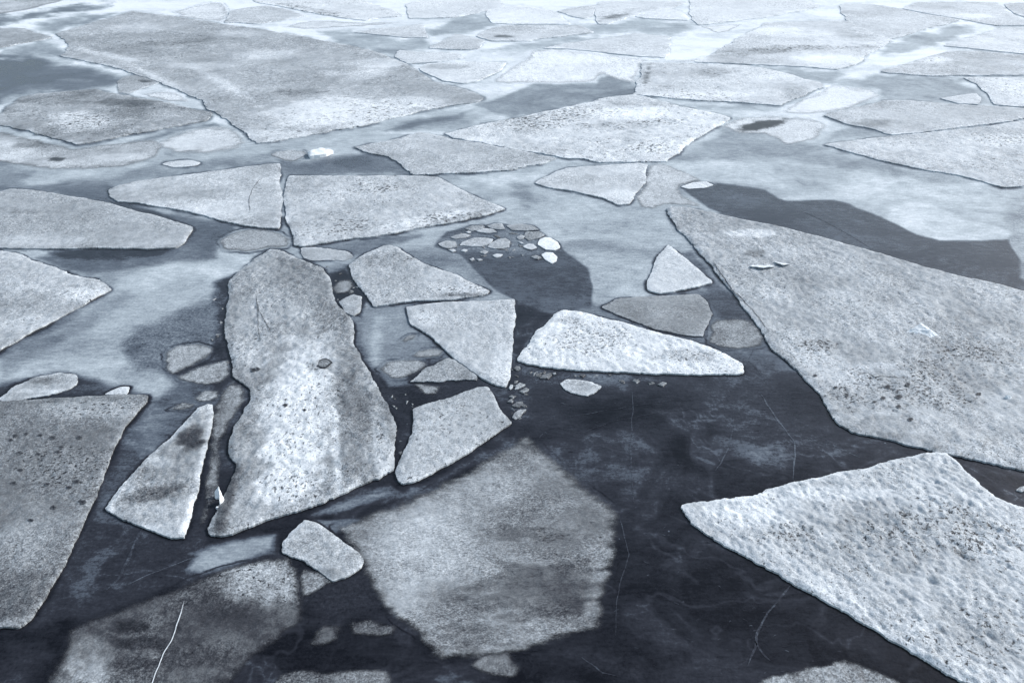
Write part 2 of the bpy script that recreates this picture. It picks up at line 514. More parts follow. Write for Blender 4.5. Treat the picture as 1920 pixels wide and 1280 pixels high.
floe('thin_ice_sheet', 'small white triangle of ice just below the rounded corner of the large pale top floe',
     [(1310, 50), (1345, 47), (1395, 44), (1370, 60), (1345, 63), (1325, 55)], b=.9, k=.05, pit=0, soft=4, cat='ice plate', seam=0)
floe('ice_floe', 'wide white floe with a dark ragged line of pits across its middle, upper right',
     [(1300, 117), (1325, 106), (1361, 86), (1398, 65), (1436, 44), (1510, 41), (1589, 40), (1610, 50), (1640, 63), (1672, 76), (1650, 90), (1623, 104), (1605, 122), (1570, 130), (1500, 126), (1420, 122)],
     b=.78, k=.22, r=.05, pit=.35, seam=.6, pa=[(1450, 95, 110, 7, -.12, .7, -4), (1570, 92, 90, 4, -.1, .6, -2), (1480, 62, 90, 12, .12), (1540, 112, 70, 9, .14)])
floe('ice_floe', 'pale wedge floe pointing down between two wide white floes, upper right',
     [(1589, 39), (1577, 24), (1576, 8), (1630, 9), (1680, 16), (1732, 27), (1805, 38), (1756, 51), (1706, 64), (1672, 75), (1636, 62), (1607, 49)], b=.76, seam=.6, **FAR)
floe('ice_floe', 'grey white speckled floe by the top right corner, left of a curved crack',
     [(1691, 17), (1717, 6), (1790, 5), (1863, 6), (1876, 9), (1889, 23), (1915, 36), (1950, 42), (1950, 50), (1863, 49), (1813, 39), (1760, 30)], b=.76, seam=.6, k=.2, pit=.3, r=.04, rag=.7, pa=[(1820, 32, 50, 6, .16)])
floe('ice_floe', 'grey sliver of floe in the top right corner beyond a curved crack',
     [(1880, 8), (1990, 4), (1990, 48), (1950, 40), (1915, 33), (1892, 21)], b=.7, seam=.6, **FAR)
floe('ice_floe', 'snow speckled right edge floe tapering leftward, just below the top right corner floes',
     [(1769, 87), (1800, 75), (1847, 62), (1876, 53), (1990, 51), (1990, 110), (1930, 103), (1837, 94)], b=.8, seam=.5, k=.18, pit=.3, r=.04, rag=.7)
floe('ice_floe', 'long grey white floe on the right edge above smooth grey skim ice',
     [(1646, 135), (1670, 128), (1699, 120), (1745, 105), (1775, 97), (1837, 97), (1930, 106), (1990, 114), (1990, 145), (1930, 142), (1840, 142), (1745, 143), (1664, 138)], b=.7, seam=.5, k=.2, pit=.35, r=.04, rag=.7, pa=[(1755, 115, 36, 8, .2, .5)])
floe('ice_floe', 'snowy right edge floe with a ragged pitted slope on its left end',
     [(1803, 147), (1863, 146), (1990, 149), (1990, 208), (1930, 203), (1862, 198), (1857, 190), (1850, 177), (1831, 160)], b=.8, seam=.5, k=.22, pit=.7, r=.06, rag=.8)
floe('ice_floe', 'little triangular floe in grey skim ice near the snowy right edge floe',
     [(1759, 186), (1795, 180), (1829, 176), (1836, 184), (1835, 198), (1798, 195)], b=.76, seam=.3, **FAR)
floe('ice_floe', 'blue grey leaf shaped floe touching the upper edge of the big right edge floe',
     [(1545, 220), (1576, 208), (1620, 199), (1657, 190), (1706, 190), (1811, 198), (1930, 205), (1990, 207), (1990, 216), (1930, 222), (1805, 239), (1766, 245), (1720, 249), (1673, 253), (1628, 241), (1581, 234)],
     b=.68, k=.16, r=.03, pit=.35, seam=.8, pa=[(1640, 232, 50, 8, -.18)])
floe('ice_floe', 'big rough snowy floe running off the right edge above the slate dark lead',
     [(1548, 273), (1581, 266), (1680, 256), (1759, 248), (1811, 242), (1930, 227), (2010, 215), (2080, 300), (2000, 340), (1930, 346), (1881, 353), (1837, 339), (1800, 331), (1732, 318), (1654, 302), (1576, 282)],
     b=.72, k=.22, r=.06, pit=.45, seam=.9, pa=[(1690, 275, 110, 12, .1, .3), (1880, 265, 70, 14, .12, .7), (1850, 310, 80, 16, -.04, .3)])
floe('ice_floe', 'bright four sided floe with two dark cracks at its left end, right of centre top',
     [(1205, 118), (1285, 119), (1403, 124), (1430, 129), (1498, 146), (1542, 157), (1538, 165), (1495, 184), (1464, 199), (1420, 196), (1332, 190), (1272, 186), (1190, 178), (1197, 151)],
     b=.76, k=.22, r=.05, pit=.5, seam=.9, pa=[(1350, 137, 40, 9, -.06, .6), (1460, 150, 70, 10, .14), (1330, 180, 120, 8, .14, .4), (1213, 142, 5, 24, -.3, .2, 14)])
floe('ice_floe', 'largest white diamond floe in the upper middle, scattered with black pits',
     [(832, 252), (880, 240), (960, 223), (1040, 208), (1106, 193), (1150, 183), (1185, 179), (1210, 183), (1272, 200), (1337, 212), (1371, 223), (1337, 243), (1306, 262), (1272, 288), (1252, 306), (1194, 305), (1121, 307), (1101, 301),
      (1056, 296), (1002, 286), (960, 280), (900, 268), (846, 259)],
     b=.82, k=.28, r=.08, pit=.7, seam=1, pa=[(1050, 222, 110, 22, -.02, .6, -8), (1180, 215, 90, 14, .16), (1180, 238, 130, 10, 0, .8, -4), (960, 262, 120, 14, .03, -.4), (1230, 280, 60, 16, .1, .6)])
floe('ice_floe', 'long grey kite floe just below left of the largest white diamond floe',
     [(664, 279), (730, 264), (787, 251), (808, 253), (850, 262), (900, 270), (960, 282), (1000, 289), (1041, 298), (1012, 309), (960, 318), (871, 326), (777, 329), (759, 314), (738, 301), (725, 294), (690, 285)],
     b=.66, k=.16, r=.04, pit=.4, seam=1)
floe('ice_block', 'small bright white upright lump of ice on blue slush at upper middle left',
     [(577, 290), (590, 286), (602, 284), (625, 288), (612, 294), (598, 296), (581, 298)], b=1.05, k=.05, pit=0, r=.06, fb=.16, cat='ice block', group='', rag=.6, seam=.3)
floe('thin_ice_sheet', 'small grey sheet beside the bright white lump, edged with dark water',
     [(505, 291), (518, 284), (545, 281), (569, 281), (573, 289), (562, 298), (550, 305), (529, 302), (514, 296)], b=.62, k=.08, pit=0, soft=5, cat='ice plate', seam=.5)
# middle row
floe('ice_floe', 'grey left edge floe with a straight lower side above dark shaded water',
     [(-70, 362), (0, 360), (21, 355), (78, 361), (125, 368), (169, 375), (216, 386), (286, 405), (349, 424), (361, 429), (357, 438), (345, 455), (331, 467), (200, 467), (0, 467), (-70, 468)],
     b=.60, k=.14, r=.035, pit=.35, seam=1, rag=.6, pa=[(80, 455, 100, 14, .12, .3), (50, 400, 30, 5, -.1, .3)])
d_floe = floe('ice_floe', 'pale shield shaped floe with a rounded left nose at middle left',
     [(204, 357), (221, 348), (260, 341), (312, 334), (417, 320), (500, 309), (524, 308), (527, 347), (529, 378), (524, 430), (490, 428), (458, 425), (437, 419), (378, 404), (312, 390), (260, 382), (222, 378), (208, 369)],
     b=.66, k=.2, r=.03, pit=.3, seam=1, rag=.6, pa=[(460, 350, 60, 20, -.02, .5), (320, 365, 90, 14, -.04), (420, 395, 90, 20, .12)])
floe('ice_floe', 'straight topped pitted floe with crumbled white lower right edge, left of centre',
     [(536, 338), (543, 331), (600, 331), (662, 331), (777, 331), (822, 334), (855, 353), (897, 373), (948, 392), (907, 405), (845, 418), (790, 428), (740, 438), (696, 446), (662, 448), (615, 456), (571, 464), (553, 461), (542, 428), (533, 378), (534, 352)],
     b=.70, k=.2, r=.05, pit=.65, seam=1, rag=.5, pa=[(700, 355, 80, 12, 0, .5), (800, 415, 110, 10, .2, .9, -10), (870, 408, 60, 5, -.2, .4, -12), (640, 425, 80, 20, 0, .5), (590, 345, 50, 10, -.06)])
floe('ice_floe', 'snowy floe at the left edge ending in a point toward frozen grey slush',
     [(-80, 470), (0, 472), (21, 474), (44, 480), (65, 490), (112, 506), (146, 519), (177, 525), (200, 534), (212, 543), (180, 557), (146, 579), (104, 602), (53, 627), (27, 645), (0, 657), (-80, 690)],
     b=.66, k=.18, r=.05, pit=.4, seam=1.5, rag=.8, pa=[(160, 555, 60, 14, .16, .5), (40, 560, 50, 20, -.06), (60, 610, 70, 18, .12, .5)])
c_floe = floe('ice_floe', 'longest upright floe left of centre, rough white snow down its middle with brown wet patches',
     [(505, 470), (524, 472), (566, 487), (605, 503), (619, 521), (621, 550), (629, 571), (660, 596), (664, 616), (667, 653), (683, 684), (706, 720), (724, 757), (740, 781), (746, 802), (743, 839), (739, 886),
      (692, 905), (629, 929), (605, 940), (556, 959), (507, 975), (465, 993), (426, 1009), (395, 1006), (391, 996), (402, 975), (415, 945), (430, 915), (440, 880), (427, 845), (438, 804), (457, 774), (469, 751), (459, 727), (440, 709), (436, 680),
      (426, 653), (421, 600), (426, 560), (432, 526), (455, 505), (482, 486)],
     b=.52, k=.22, r=.06, pit=.4, seam=1.1, rag=.8, rim=.06, rot=70,
     pa=[(560, 790, 80, 200, .30, .3, 8), (470, 640, 40, 90, .12, .3), (665, 800, 38, 130, -.05, .1, -8), (715, 840, 20, 90, .16, .5, -8), (632, 860, 9, 110, .22, .3, -3), (600, 620, 50, 60, -.06, .2), (560, 510, 50, 30, -.04), (470, 940, 60, 40, .08),
         (425, 940, 22, 70, -.30, 0, 12), (640, 740, 20, 60, -.03, .2), (545, 880, 70, 70, .12, .4), (600, 690, 26, 10, -.25, .2), (500, 560, 30, 60, .06, .2)])
floe('ice_floe', 'narrow dagger shaped floe with a dark hollow, left of the longest upright floe',
     [(372, 766), (385, 759), (399, 759), (397, 797), (384, 860), (372, 919), (360, 955), (343, 1012), (314, 1006), (246, 979), (196, 954), (216, 928), (239, 900), (276, 860), (319, 823), (353, 786)],
     b=.58, k=.3, r=.05, pit=.3, seam=1.3, rag=.6, rim=.18, pa=[(358, 825, 30, 26, -.32, .6), (290, 930, 60, 16, -.18, .2, -12), (300, 868, 30, 14, .2, .3), (280, 960, 50, 12, .05)])
l_floe = floe('ice_floe', 'large dull grey floe filling the lower left edge, dotted with small dark holes',
     [(-90, 757), (0, 755), (66, 751), (159, 746), (220, 743), (280, 743), (277, 753), (239, 797), (216, 836), (198, 887), (178, 937), (164, 966), (131, 1042), (90, 1113), (57, 1162), (38, 1177), (0, 1178), (-120, 1182)],
     b=.43, k=.14, r=.03, pit=.4, seam=1.2, rag=.5, rim=.05, pa=[(170, 770, 110, 22, .14, .5), (40, 1120, 90, 60, -.10), (120, 880, 120, 60, .0, .5), (230, 790, 40, 20, .1, .2), (40, 1020, 60, 40, .06)])
floe('ice_fragment', 'long pale lens of ice rimmed by black water above the large dull grey floe',
     [(2, 747), (12, 736), (27, 725), (66, 709), (106, 702), (135, 704), (146, 717), (130, 728), (110, 734), (66, 742), (21, 753)], b=.58, k=.14, pit=.1, r=.02, fb=.03, cat='ice fragment', group='ice fragments between the floes', seam=1.5, rim=.1, pa=[(80, 716, 50, 7, -.14), (80, 735, 60, 6, .14)])
floe('ice_fragment', 'tiny white wedge sitting on the top edge of the large dull grey floe',
     [(196, 741), (208, 734), (226, 727), (243, 726), (240, 735), (235, 742)], b=.78, k=.1, pit=.1, r=.02, fb=.03, cat='ice fragment', group='ice fragments between the floes', seam=1.2)
SM = dict(cat='ice fragment', group='ice fragments between the floes')
floe('ice_fragment', 'topmost pale plate in the column of drowned plates left of the longest upright floe',
     [(312, 664), (332, 649), (372, 644), (399, 653), (393, 669), (364, 685), (324, 704), (314, 688)], b=.56, k=.12, pit=.05, soft=8, seam=.5, z0=.002, **SM)
floe('ice_fragment', 'second drowned plate, pale and oblong, touching the waist of the longest upright floe',
     [(336, 707), (372, 690), (400, 683), (426, 677), (429, 701), (412, 720), (390, 723), (370, 721)], b=.54, k=.12, pit=.05, soft=8, seam=.5, z0=.003, **SM)
floe('ice_fragment', 'small pale oval plate above the tip of the dagger shaped floe',
     [(363, 747), (385, 733), (412, 734), (408, 748), (390, 754), (372, 755)], b=.56, k=.08, pit=0, soft=6, seam=.6, z0=.002, **SM)
floe('ice_fragment', 'faint grey scrap of drowned ice left of the tip of the dagger shaped floe',
     [(318, 768), (340, 755), (364, 757), (360, 767), (340, 770)], b=.42, k=.08, pit=0, soft=7, seam=.2, z0=.001, **SM)
floe('ice_floe', 'brown drowned ledge of ice along the left side of the longest upright floe',
     [(398, 775), (404, 752), (420, 728), (440, 716), (460, 732), (466, 751), (454, 774), (436, 803), (424, 842), (418, 880), (412, 920), (396, 960), (378, 1000), (366, 995), (376, 930), (390, 860)],
     b=.44, k=.22, pit=.3, soft=9, seam=0, z0=.001, op=.95, cat='drowned ice', group='', pa=[(440, 740, 26, 24, .08), (396, 940, 20, 50, -.16), (400, 830, 20, 30, -.06)])
floe('ice_floe', 'pointed pitted floe just below the pond of broken ice, right of the longest upright floe',
     [(652, 499), (675, 482), (714, 464), (730, 461), (748, 469), (792, 495), (858, 518), (886, 531), (918, 547), (905, 556), (845, 564), (779, 565), (727, 573), (701, 577), (691, 563), (662, 522)],
     b=.66, k=.16, r=.05, pit=.55, seam=1, rag=.6, pa=[(730, 490, 50, 20, -.08, .2), (860, 545, 70, 9, .12, .4), (870, 556, 60, 4, -.2, 0)])
floe('ice_floe', 'pale square cornered floe in the centre with a straight right side on black water',
     [(762, 576), (800, 571), (845, 568), (900, 565), (965, 563), (965, 600), (961, 680), (959, 706), (950, 728), (932, 725), (905, 711), (852, 674), (812, 637), (772, 608)],
     b=.68, k=.14, r=.035, pit=.35, seam=.9, rag=.5, pa=[(940, 670, 20, 50, .1, .3), (795, 600, 26, 16, .1, .7)])
floe('ice_fragment', 'grey three cornered piece tucked under the pale square cornered centre floe',
     [(772, 717), (799, 693), (839, 672), (852, 677), (894, 707), (896, 713), (860, 714), (825, 717)], b=.54, k=.14, pit=.2, r=.02, fb=.03, seam=.8, **SM)
floe('ice_fragment', 'pale drowned oblong plate left of the grey three cornered piece',
     [(712, 693), (730, 677), (765, 673), (796, 676), (799, 690), (762, 709), (735, 709)], b=.54, k=.1, pit=.05, soft=8, seam=.5, z0=.002, **SM)
floe('ice_fragment', 'narrow pale plate against the slanting lower edge of the pale square cornered floe',
     [(768, 669), (786, 656), (815, 652), (830, 658), (822, 669), (796, 671)], b=.56, k=.08, pit=.05, soft=6, seam=.4, z0=.002, **SM)
floe('ice_fragment', 'faint drowned scrap at the upper left tip of the pale square cornered floe',
     [(750, 638), (767, 627), (782, 627), (776, 638), (760, 643)], b=.48, k=.08, pit=0, soft=7, seam=.1, z0=.002, **SM)
floe('ice_fragment', 'small blurred plate in dark slush between the longest upright floe and the blunt ended floe',
     [(775, 722), (800, 718), (824, 724), (815, 737), (795, 738)], b=.5, k=.1, pit=0, soft=8, seam=0, z0=.002, **SM)
floe('ice_fragment', 'rough grey chunk at the left foot of the pointed pitted floe',
     [(634, 567), (662, 553), (678, 559), (674, 584), (662, 593), (646, 585)], b=.62, k=.16, pit=.3, r=.03, fb=.05, seam=1, **SM)
floe('ice_fragment', 'crumbly slush lump between the longest upright floe and the pointed pitted floe',
     [(621, 541), (636, 525), (660, 526), (670, 538), (650, 549), (632, 552)], b=.5, k=.3, pit=.5, soft=7, r=.03, seam=.6, **SM)
floe('ice_floe', 'grey blunt ended floe with straight right slant below the pale square cornered floe',
     [(773, 770), (800, 760), (839, 749), (894, 728), (916, 726), (924, 738), (937, 770), (959, 795), (905, 831), (839, 874), (786, 905), (759, 910), (747, 903), (742, 888), (757, 852), (772, 813), (776, 791)],
     b=.64, k=.12, r=.03, pit=.5, seam=1, rag=.5, pa=[(870, 790, 70, 30, .02, .5), (790, 860, 40, 30, -.04, -.2)])
floe('ice_floe', 'whitest floe, bullet shaped on black water just right of centre',
     [(967, 677), (987, 653), (1007, 620), (1018, 612), (1036, 590), (1054, 583), (1085, 585), (1116, 594), (1159, 604), (1194, 613), (1226, 624), (1292, 640), (1332, 653), (1366, 669), (1389, 683), (1391, 700), (1370, 704), (1332, 705), (1226, 704), (1119, 698), (1050, 692), (1013, 688)],
     b=.85, k=.14, r=.06, pit=.65, seam=.8, rag=.8, pa=[(1110, 640, 90, 34, 0, .5), (1290, 670, 70, 14, -.14, .2), (1070, 605, 30, 8, -.1, .5)])
floe('ice_fragment', 'single grey oval plate floating alone under the whitest bullet shaped floe',
     [(1050, 720), (1066, 713), (1088, 713), (1112, 719), (1131, 726), (1119, 738), (1104, 746), (1080, 741), (1060, 732)], b=.6, k=.14, pit=.05, r=.015, fb=.03, seam=.3, rim=.14, **SM)
floe('ice_floe', 'small pale triangle standing out on grey skim ice left of the giant right floe',
     [(1254, 460), (1267, 470), (1300, 498), (1338, 532), (1299, 541), (1260, 549), (1236, 553), (1215, 547), (1213, 527), (1233, 484)], b=.76, k=.08, r=.025, pit=.1, seam=1, rag=.5)
g_floe = floe('ice_floe', 'giant grey white floe covering the right side, its upper edge along the slate dark lead',
     [(1250, 392), (1256, 388), (1285, 390), (1325, 398), (1377, 409), (1420, 418), (1455, 424), (1511, 439), (1550, 449), (1615, 467), (1706, 494), (1785, 515), (1863, 533), (1920, 548), (2060, 590), (2120, 960), (2040, 915),
      (1919, 881), (1845, 866), (1755, 847), (1686, 832), (1633, 823), (1595, 814), (1574, 797), (1545, 757), (1534, 741), (1508, 714), (1473, 677), (1436, 640), (1416, 602), (1390, 571), (1366, 542), (1338, 508), (1299, 461), (1272, 430), (1256, 408)],
     b=.62, k=.18, r=.06, pit=.5, seam=.9, rag=.8, pa=[(1410, 440, 60, 9, .2), (1560, 690, 110, 30, .12, .4, 25), (1530, 650, 50, 16, -.06, .8), (1640, 690, 40, 8, .14, .3), (1680, 745, 130, 40, -.02, .8), (1660, 800, 80, 24, -.08, -.2), (1800, 700, 120, 60, -.04, .5), (1450, 560, 40, 60, .04, .2),
         (1600, 560, 160, 30, .03, .2), (1850, 640, 100, 50, -.03, .2), (1350, 460, 50, 30, -.05), (1760, 830, 120, 16, -.05, -.3), (1415, 478, 26, 7, -.14, .4)])
floe('ice_floe', 'bright rough snow floe filling the lower right corner',
     [(1277, 955), (1284, 950), (1310, 945), (1370, 935), (1420, 925), (1500, 905), (1606, 882), (1686, 863), (1749, 850), (1772, 853), (1793, 869), (1834, 911), (1866, 936), (1885, 944), (1925, 957), (2030, 985), (2060, 1420), (1900, 1345),
      (1803, 1277), (1748, 1244), (1666, 1198), (1557, 1132), (1475, 1086), (1460, 1077), (1420, 1056), (1343, 1015), (1300, 986)],
     b=.70, k=.18, r=.068, s=.062, pit=.58, seam=.8, rag=.9, rim=.10, rot=40, streak=1.35, pa=[(1400, 960, 110, 40, .16), (1560, 1110, 120, 20, .08, -.3, 32), (1700, 1010, 160, 80, -.05, .4), (1560, 930, 160, 16, .14), (1850, 1200, 120, 80, -.05, .2), (1850, 1020, 100, 40, .03, .4), (1480, 1000, 60, 20, -.04, .5)])
floe('ice_floe', 'broad grey waterlogged floe at bottom centre fading dark toward its lower right edge',
     [(634, 986), (677, 971), (726, 952), (781, 930), (852, 898), (916, 861), (960, 832), (977, 824), (990, 824), (1008, 836), (1040, 871), (1072, 897), (1119, 938), (1152, 963), (1152, 998), (1149, 1039), (1135, 1094), (1124, 1157), (1118, 1172),
      (1083, 1174), (1015, 1198), (961, 1216), (890, 1225), (830, 1232), (808, 1217), (781, 1179), (748, 1162), (726, 1138), (707, 1108), (692, 1075), (684, 1052), (660, 1022)],
     b=.46, k=.22, r=.035, pit=.25, soft=17, op=.92, seam=.5, rag=.6, fb=.04, rot=5, streak=.6,
     pa=[(790, 1030, 120, 80, .14, -.2), (900, 930, 140, 40, .1, 0, -20), (1010, 1110, 150, 60, -.16, .1), (1070, 1010, 90, 40, .04, .4, 5), (980, 870, 40, 30, -.04), (1080, 1150, 90, 30, -.1), (900, 1190, 90, 30, -.08), (760, 1110, 40, 40, .06), (1000, 1000, 130, 16, -.08, .3, 4)])
floe('ice_floe', 'small bright plate shaped like an arrowhead between two grey floes at bottom left of centre',
     [(573, 976), (595, 983), (633, 1007), (671, 1037), (682, 1052), (677, 1064), (650, 1085), (622, 1091), (595, 1067), (551, 1048), (529, 1039), (532, 1017), (549, 996)],
     b=.60, k=.16, r=.03, pit=.15, seam=1, rag=.5, rim=.1, fb=.04, pa=[(640, 1080, 40, 12, -.1)])
floe('ice_fragment', 'grey drowned wedge just under the small bright arrowhead plate',
     [(560, 1085), (572, 1068), (600, 1075), (626, 1090), (600, 1102), (581, 1112), (566, 1118)], b=.46, k=.14, pit=.2, soft=8, seam=0, z0=.003, **SM)
b_floe = floe('ice_floe', 'dark grey translucent floe in the lower left, split by one long white crack',
     [(137, 1176), (178, 1151), (224, 1139), (309, 1110), (355, 1088), (410, 1069), (455, 1059), (500, 1050), (528, 1046), (545, 1052), (557, 1080), (565, 1121), (562, 1168), (521, 1200), (480, 1226), (465, 1244), (437, 1285), (425, 1345), (60, 1345), (85, 1300), (101, 1272), (118, 1231), (131, 1198)],
     b=.27, k=.26, r=.03, pit=.3, soft=15, op=.86, seam=.4, rag=.6, fb=.035, rot=-15, pa=[(490, 1090, 90, 50, .26, .5), (170, 1240, 50, 60, .18), (150, 1270, 60, 40, .14), (240, 1175, 40, 16, -.16), (260, 1205, 50, 14, -.14), (440, 1200, 80, 30, .08), (250, 1250, 50, 20, -.1), (380, 1270, 70, 24, .1), (530, 1150, 40, 50, .12)])
floe('ice_fragment', 'pale drowned slab cut off by the bottom edge left of centre',
     [(520, 1275), (535, 1264), (557, 1257), (630, 1256), (699, 1254), (719, 1266), (724, 1290), (700, 1330), (520, 1330)], b=.38, k=.14, pit=.1, soft=12, seam=0, z0=.001, **SM)
floe('ice_fragment', 'pale lozenge of drowned ice beside the bottom edge under the broad waterlogged floe',
     [(878, 1248), (906, 1232), (950, 1224), (970, 1250), (958, 1270), (917, 1266)], b=.38, k=.14, pit=.1, soft=13, seam=0, z0=.001, **SM)
floe('ice_fragment', 'pale three cornered drowned piece in black water right of the translucent lower left floe',
     [(577, 1210), (600, 1171), (646, 1172), (634, 1198), (603, 1211)], b=.38, k=.16, pit=.2, soft=13, seam=0, z0=.001, **SM)
floe('ice_fragment', 'dim drowned piece beside the lower left edge of the broad waterlogged floe',
     [(658, 1168), (693, 1161), (738, 1173), (734, 1191), (710, 1193), (666, 1190)], b=.33, k=.16, pit=.2, soft=13, seam=0, z0=.001, **SM)
floe('ice_floe', 'grey rounded hump of ice rising from the bottom edge at right',
     [(1400, 1284), (1475, 1258), (1520, 1243), (1560, 1237), (1590, 1240), (1630, 1256), (1690, 1284), (1760, 1345), (1330, 1345)], b=.44, k=.2, pit=.3, r=.03, soft=10, seam=.4)
# thin plates of the middle distance
floe('thin_ice_sheet', 'soft grey rounded plate above the head of the longest upright floe',
     [(410, 452), (430, 438), (458, 430), (500, 429), (525, 433), (541, 449), (533, 464), (500, 466), (470, 472), (430, 470)], b=.58, k=.08, pit=0, soft=7, seam=.3, cat='ice plate', group='')
floe('thin_ice_sheet', 'flat pale fin of ice right of the head of the longest upright floe',
     [(562, 465), (584, 464), (620, 467), (652, 473), (662, 481), (641, 490), (579, 490), (563, 481)], b=.6, k=.1, pit=.05, r=.01, fb=.02, seam=.6, cat='ice plate', group='')
floe('ice_floe', 'pale arrow shaped floe pointing left below the largest white diamond floe',
     [(1002, 344), (1020, 334), (1064, 317), (1116, 312), (1194, 307), (1216, 309), (1210, 340), (1194, 362), (1179, 384), (1158, 387), (1129, 371), (1064, 357), (1025, 352)], b=.74, k=.14, r=.025, pit=.2, seam=.8, rag=.6, pa=[(1160, 368, 50, 12, .12), (1080, 340, 50, 10, -.06)])
floe('thin_ice_sheet', 'flat pale plate right of the arrow shaped floe, pointing at the slate dark lead',
     [(1218, 310), (1250, 308), (1290, 325), (1320, 340), (1275, 350), (1278, 362), (1322, 387), (1285, 386), (1252, 384), (1235, 392), (1200, 390), (1192, 372), (1212, 342)], b=.68, k=.12, pit=.05, soft=7, seam=0, cat='ice plate', group='')
floe('ice_fragment', 'tiny white lens at the left tip of the slate dark lead',
     [(1277, 350), (1300, 342), (1325, 341), (1338, 347), (1320, 353), (1290, 354)], b=.86, k=.05, pit=0, r=.01, fb=.02, seam=.6, **SM)
floe('ice_floe', 'grey ribbed plate under the small pale triangle, cut straight along its top',
     [(1127, 577), (1158, 561), (1233, 556), (1309, 552), (1325, 566), (1336, 589), (1330, 607), (1322, 622), (1319, 632), (1279, 629), (1226, 618), (1168, 595)], b=.50, k=.16, r=.015, pit=.15, seam=.6, fb=.025, rag=.5, rot=3, streak=.4)
floe('ice_fragment', 'round pan of frozen slush at the left side of the giant right floe',
     [(1330, 606), (1345, 597), (1377, 598), (1411, 603), (1430, 630), (1422, 648), (1390, 653), (1358, 652), (1328, 641)], b=.5, k=.3, pit=.5, soft=8, seam=.3, r=.02, **SM)
floe('snow_sheet', 'low snowy mound with one black dirt smear, right of the largest white diamond floe',
     [(1352, 240), (1388, 219), (1450, 216), (1520, 221), (1546, 233), (1530, 260), (1470, 271), (1435, 254), (1390, 254)], b=.82, k=.14, pit=.15, soft=8, seam=0, cat='snow field', group='', pa=[(1435, 234, 46, 7, -.95, 0, -10), (1405, 238, 30, 8, -.3, 0, -10)])
floe('snow_sheet', 'smooth bright snow drift right of the bright four sided floe',
     [(1440, 210), (1470, 202), (1500, 187), (1542, 166), (1560, 158), (1630, 166), (1652, 183), (1600, 203), (1555, 214), (1500, 216)], b=.9, k=.08, pit=0, soft=9, seam=0, cat='snow field', group='')

# ------------------------------------------------------------ broken ice in the pond and along the dark channel
PF = dict(cat='ice fragment', group='broken ice in the small pond', k=.1, pit=.1, r=.015, fb=.03, seam=.45, rag=.6)
for lab, b_, pts in [
    ('wide pale piece at the left end of the pond of broken ice', .60, [(822, 458), (838, 452), (855, 454), (858, 464), (841, 467), (828, 463)]),
    ('largest flat piece in the middle of the pond, a pale diamond', .64, [(861, 461), (866, 455), (886, 447), (907, 446), (925, 449), (918, 459), (903, 463), (880, 462)]),
    ('grey humped piece with black underside right of the pale diamond in the pond', .62, [(914, 464), (922, 456), (935, 449), (949, 447), (958, 452), (956, 463), (944, 466), (928, 467)]),
    ('brightest big rounded block at the right end of the pond', .98, [(1008, 459), (1012, 450), (1021, 446), (1032, 447), (1046, 456), (1051, 465), (1040, 470), (1022, 469)]),
    ('bright white block just below the brightest rounded one in the pond', .92, [(1014, 478), (1022, 474), (1036, 475), (1046, 483), (1043, 491), (1035, 495), (1023, 488)]),
    ('small pale wedge left of the brightest rounded block in the pond', .72, [(980, 463), (990, 458), (1000, 459), (1006, 465), (995, 469), (985, 466)]),
    ('narrow pale sliver along the upper left rim of the pond', .58, [(870, 429), (885, 424), (905, 422), (908, 426), (896, 432), (884, 434)]),
    ('flat pale piece above the diamond near the top rim of the pond', .64, [(893, 434), (908, 429), (925, 431), (932, 436), (918, 438), (903, 437)]),
    ('grey scrap with pale streak near the left upper rim of the pond', .55, [(845, 446), (858, 441), (872, 439), (884, 442), (870, 447), (854, 449)]),
    ('thin grey plate at the top rim of the pond, middle', .54, [(912, 425), (928, 420), (942, 420), (948, 430), (936, 431), (922, 429)]),
    ('large grey slush plate at the upper right rim of the pond', .54, [(950, 424), (975, 420), (1000, 424), (1010, 431), (990, 433), (960, 432)]),
    ('dim grey slush plate under the upper right rim of the pond', .50, [(985, 436), (1010, 435), (1022, 441), (1010, 447), (992, 452), (984, 446)]),
    ('tiny white streaked chip at the lower edge of the pond debris', .74, [(923, 480), (930, 477), (943, 478), (938, 482), (930, 484)]),
    ('tiny pale chip left of centre under the wide pale piece', .66, [(840, 469), (850, 468), (855, 471), (848, 473)]),
    ('tiny white chip between the wide pale piece and the diamond, lower side', .7, [(864, 471), (870, 468), (877, 470), (872, 473)]),
    ('small white fleck beside the left end of the top rim sliver', .76, [(873, 436), (879, 434), (884, 436), (878, 438)]),
    ('small dim ring shaped scrap right of the grey humped piece', .56, [(968, 446), (976, 441), (984, 444), (980, 449), (972, 450)]),
    ('pale fleck on dark pond water below the tiny chips', .58, [(880, 487), (887, 484), (890, 488), (884, 490)]),
    ('flat pale fleck a little right of the other fleck on dark pond water', .64, [(893, 487), (900, 486), (905, 488), (898, 490)]),
    ('dim drowned scrap left of the bright white lower block in the pond', .46, [(995, 482), (1004, 479), (1016, 484), (1008, 487)]),
    ('dim grey scrap below the pale diamond in the pond', .48, [(898, 474), (908, 470), (916, 473), (908, 477)]),
    ('short white splinter between the humped piece and the small pale wedge', .72, [(972, 454), (978, 455), (983, 458), (978, 458)]),
]:
    floe('ice_fragment', lab, pts, b=b_, **PF)
CF = dict(cat='ice fragment', group='brash ice along the dark channel', k=.14, pit=.1, r=.02, fb=.03, seam=.2, rag=.6)
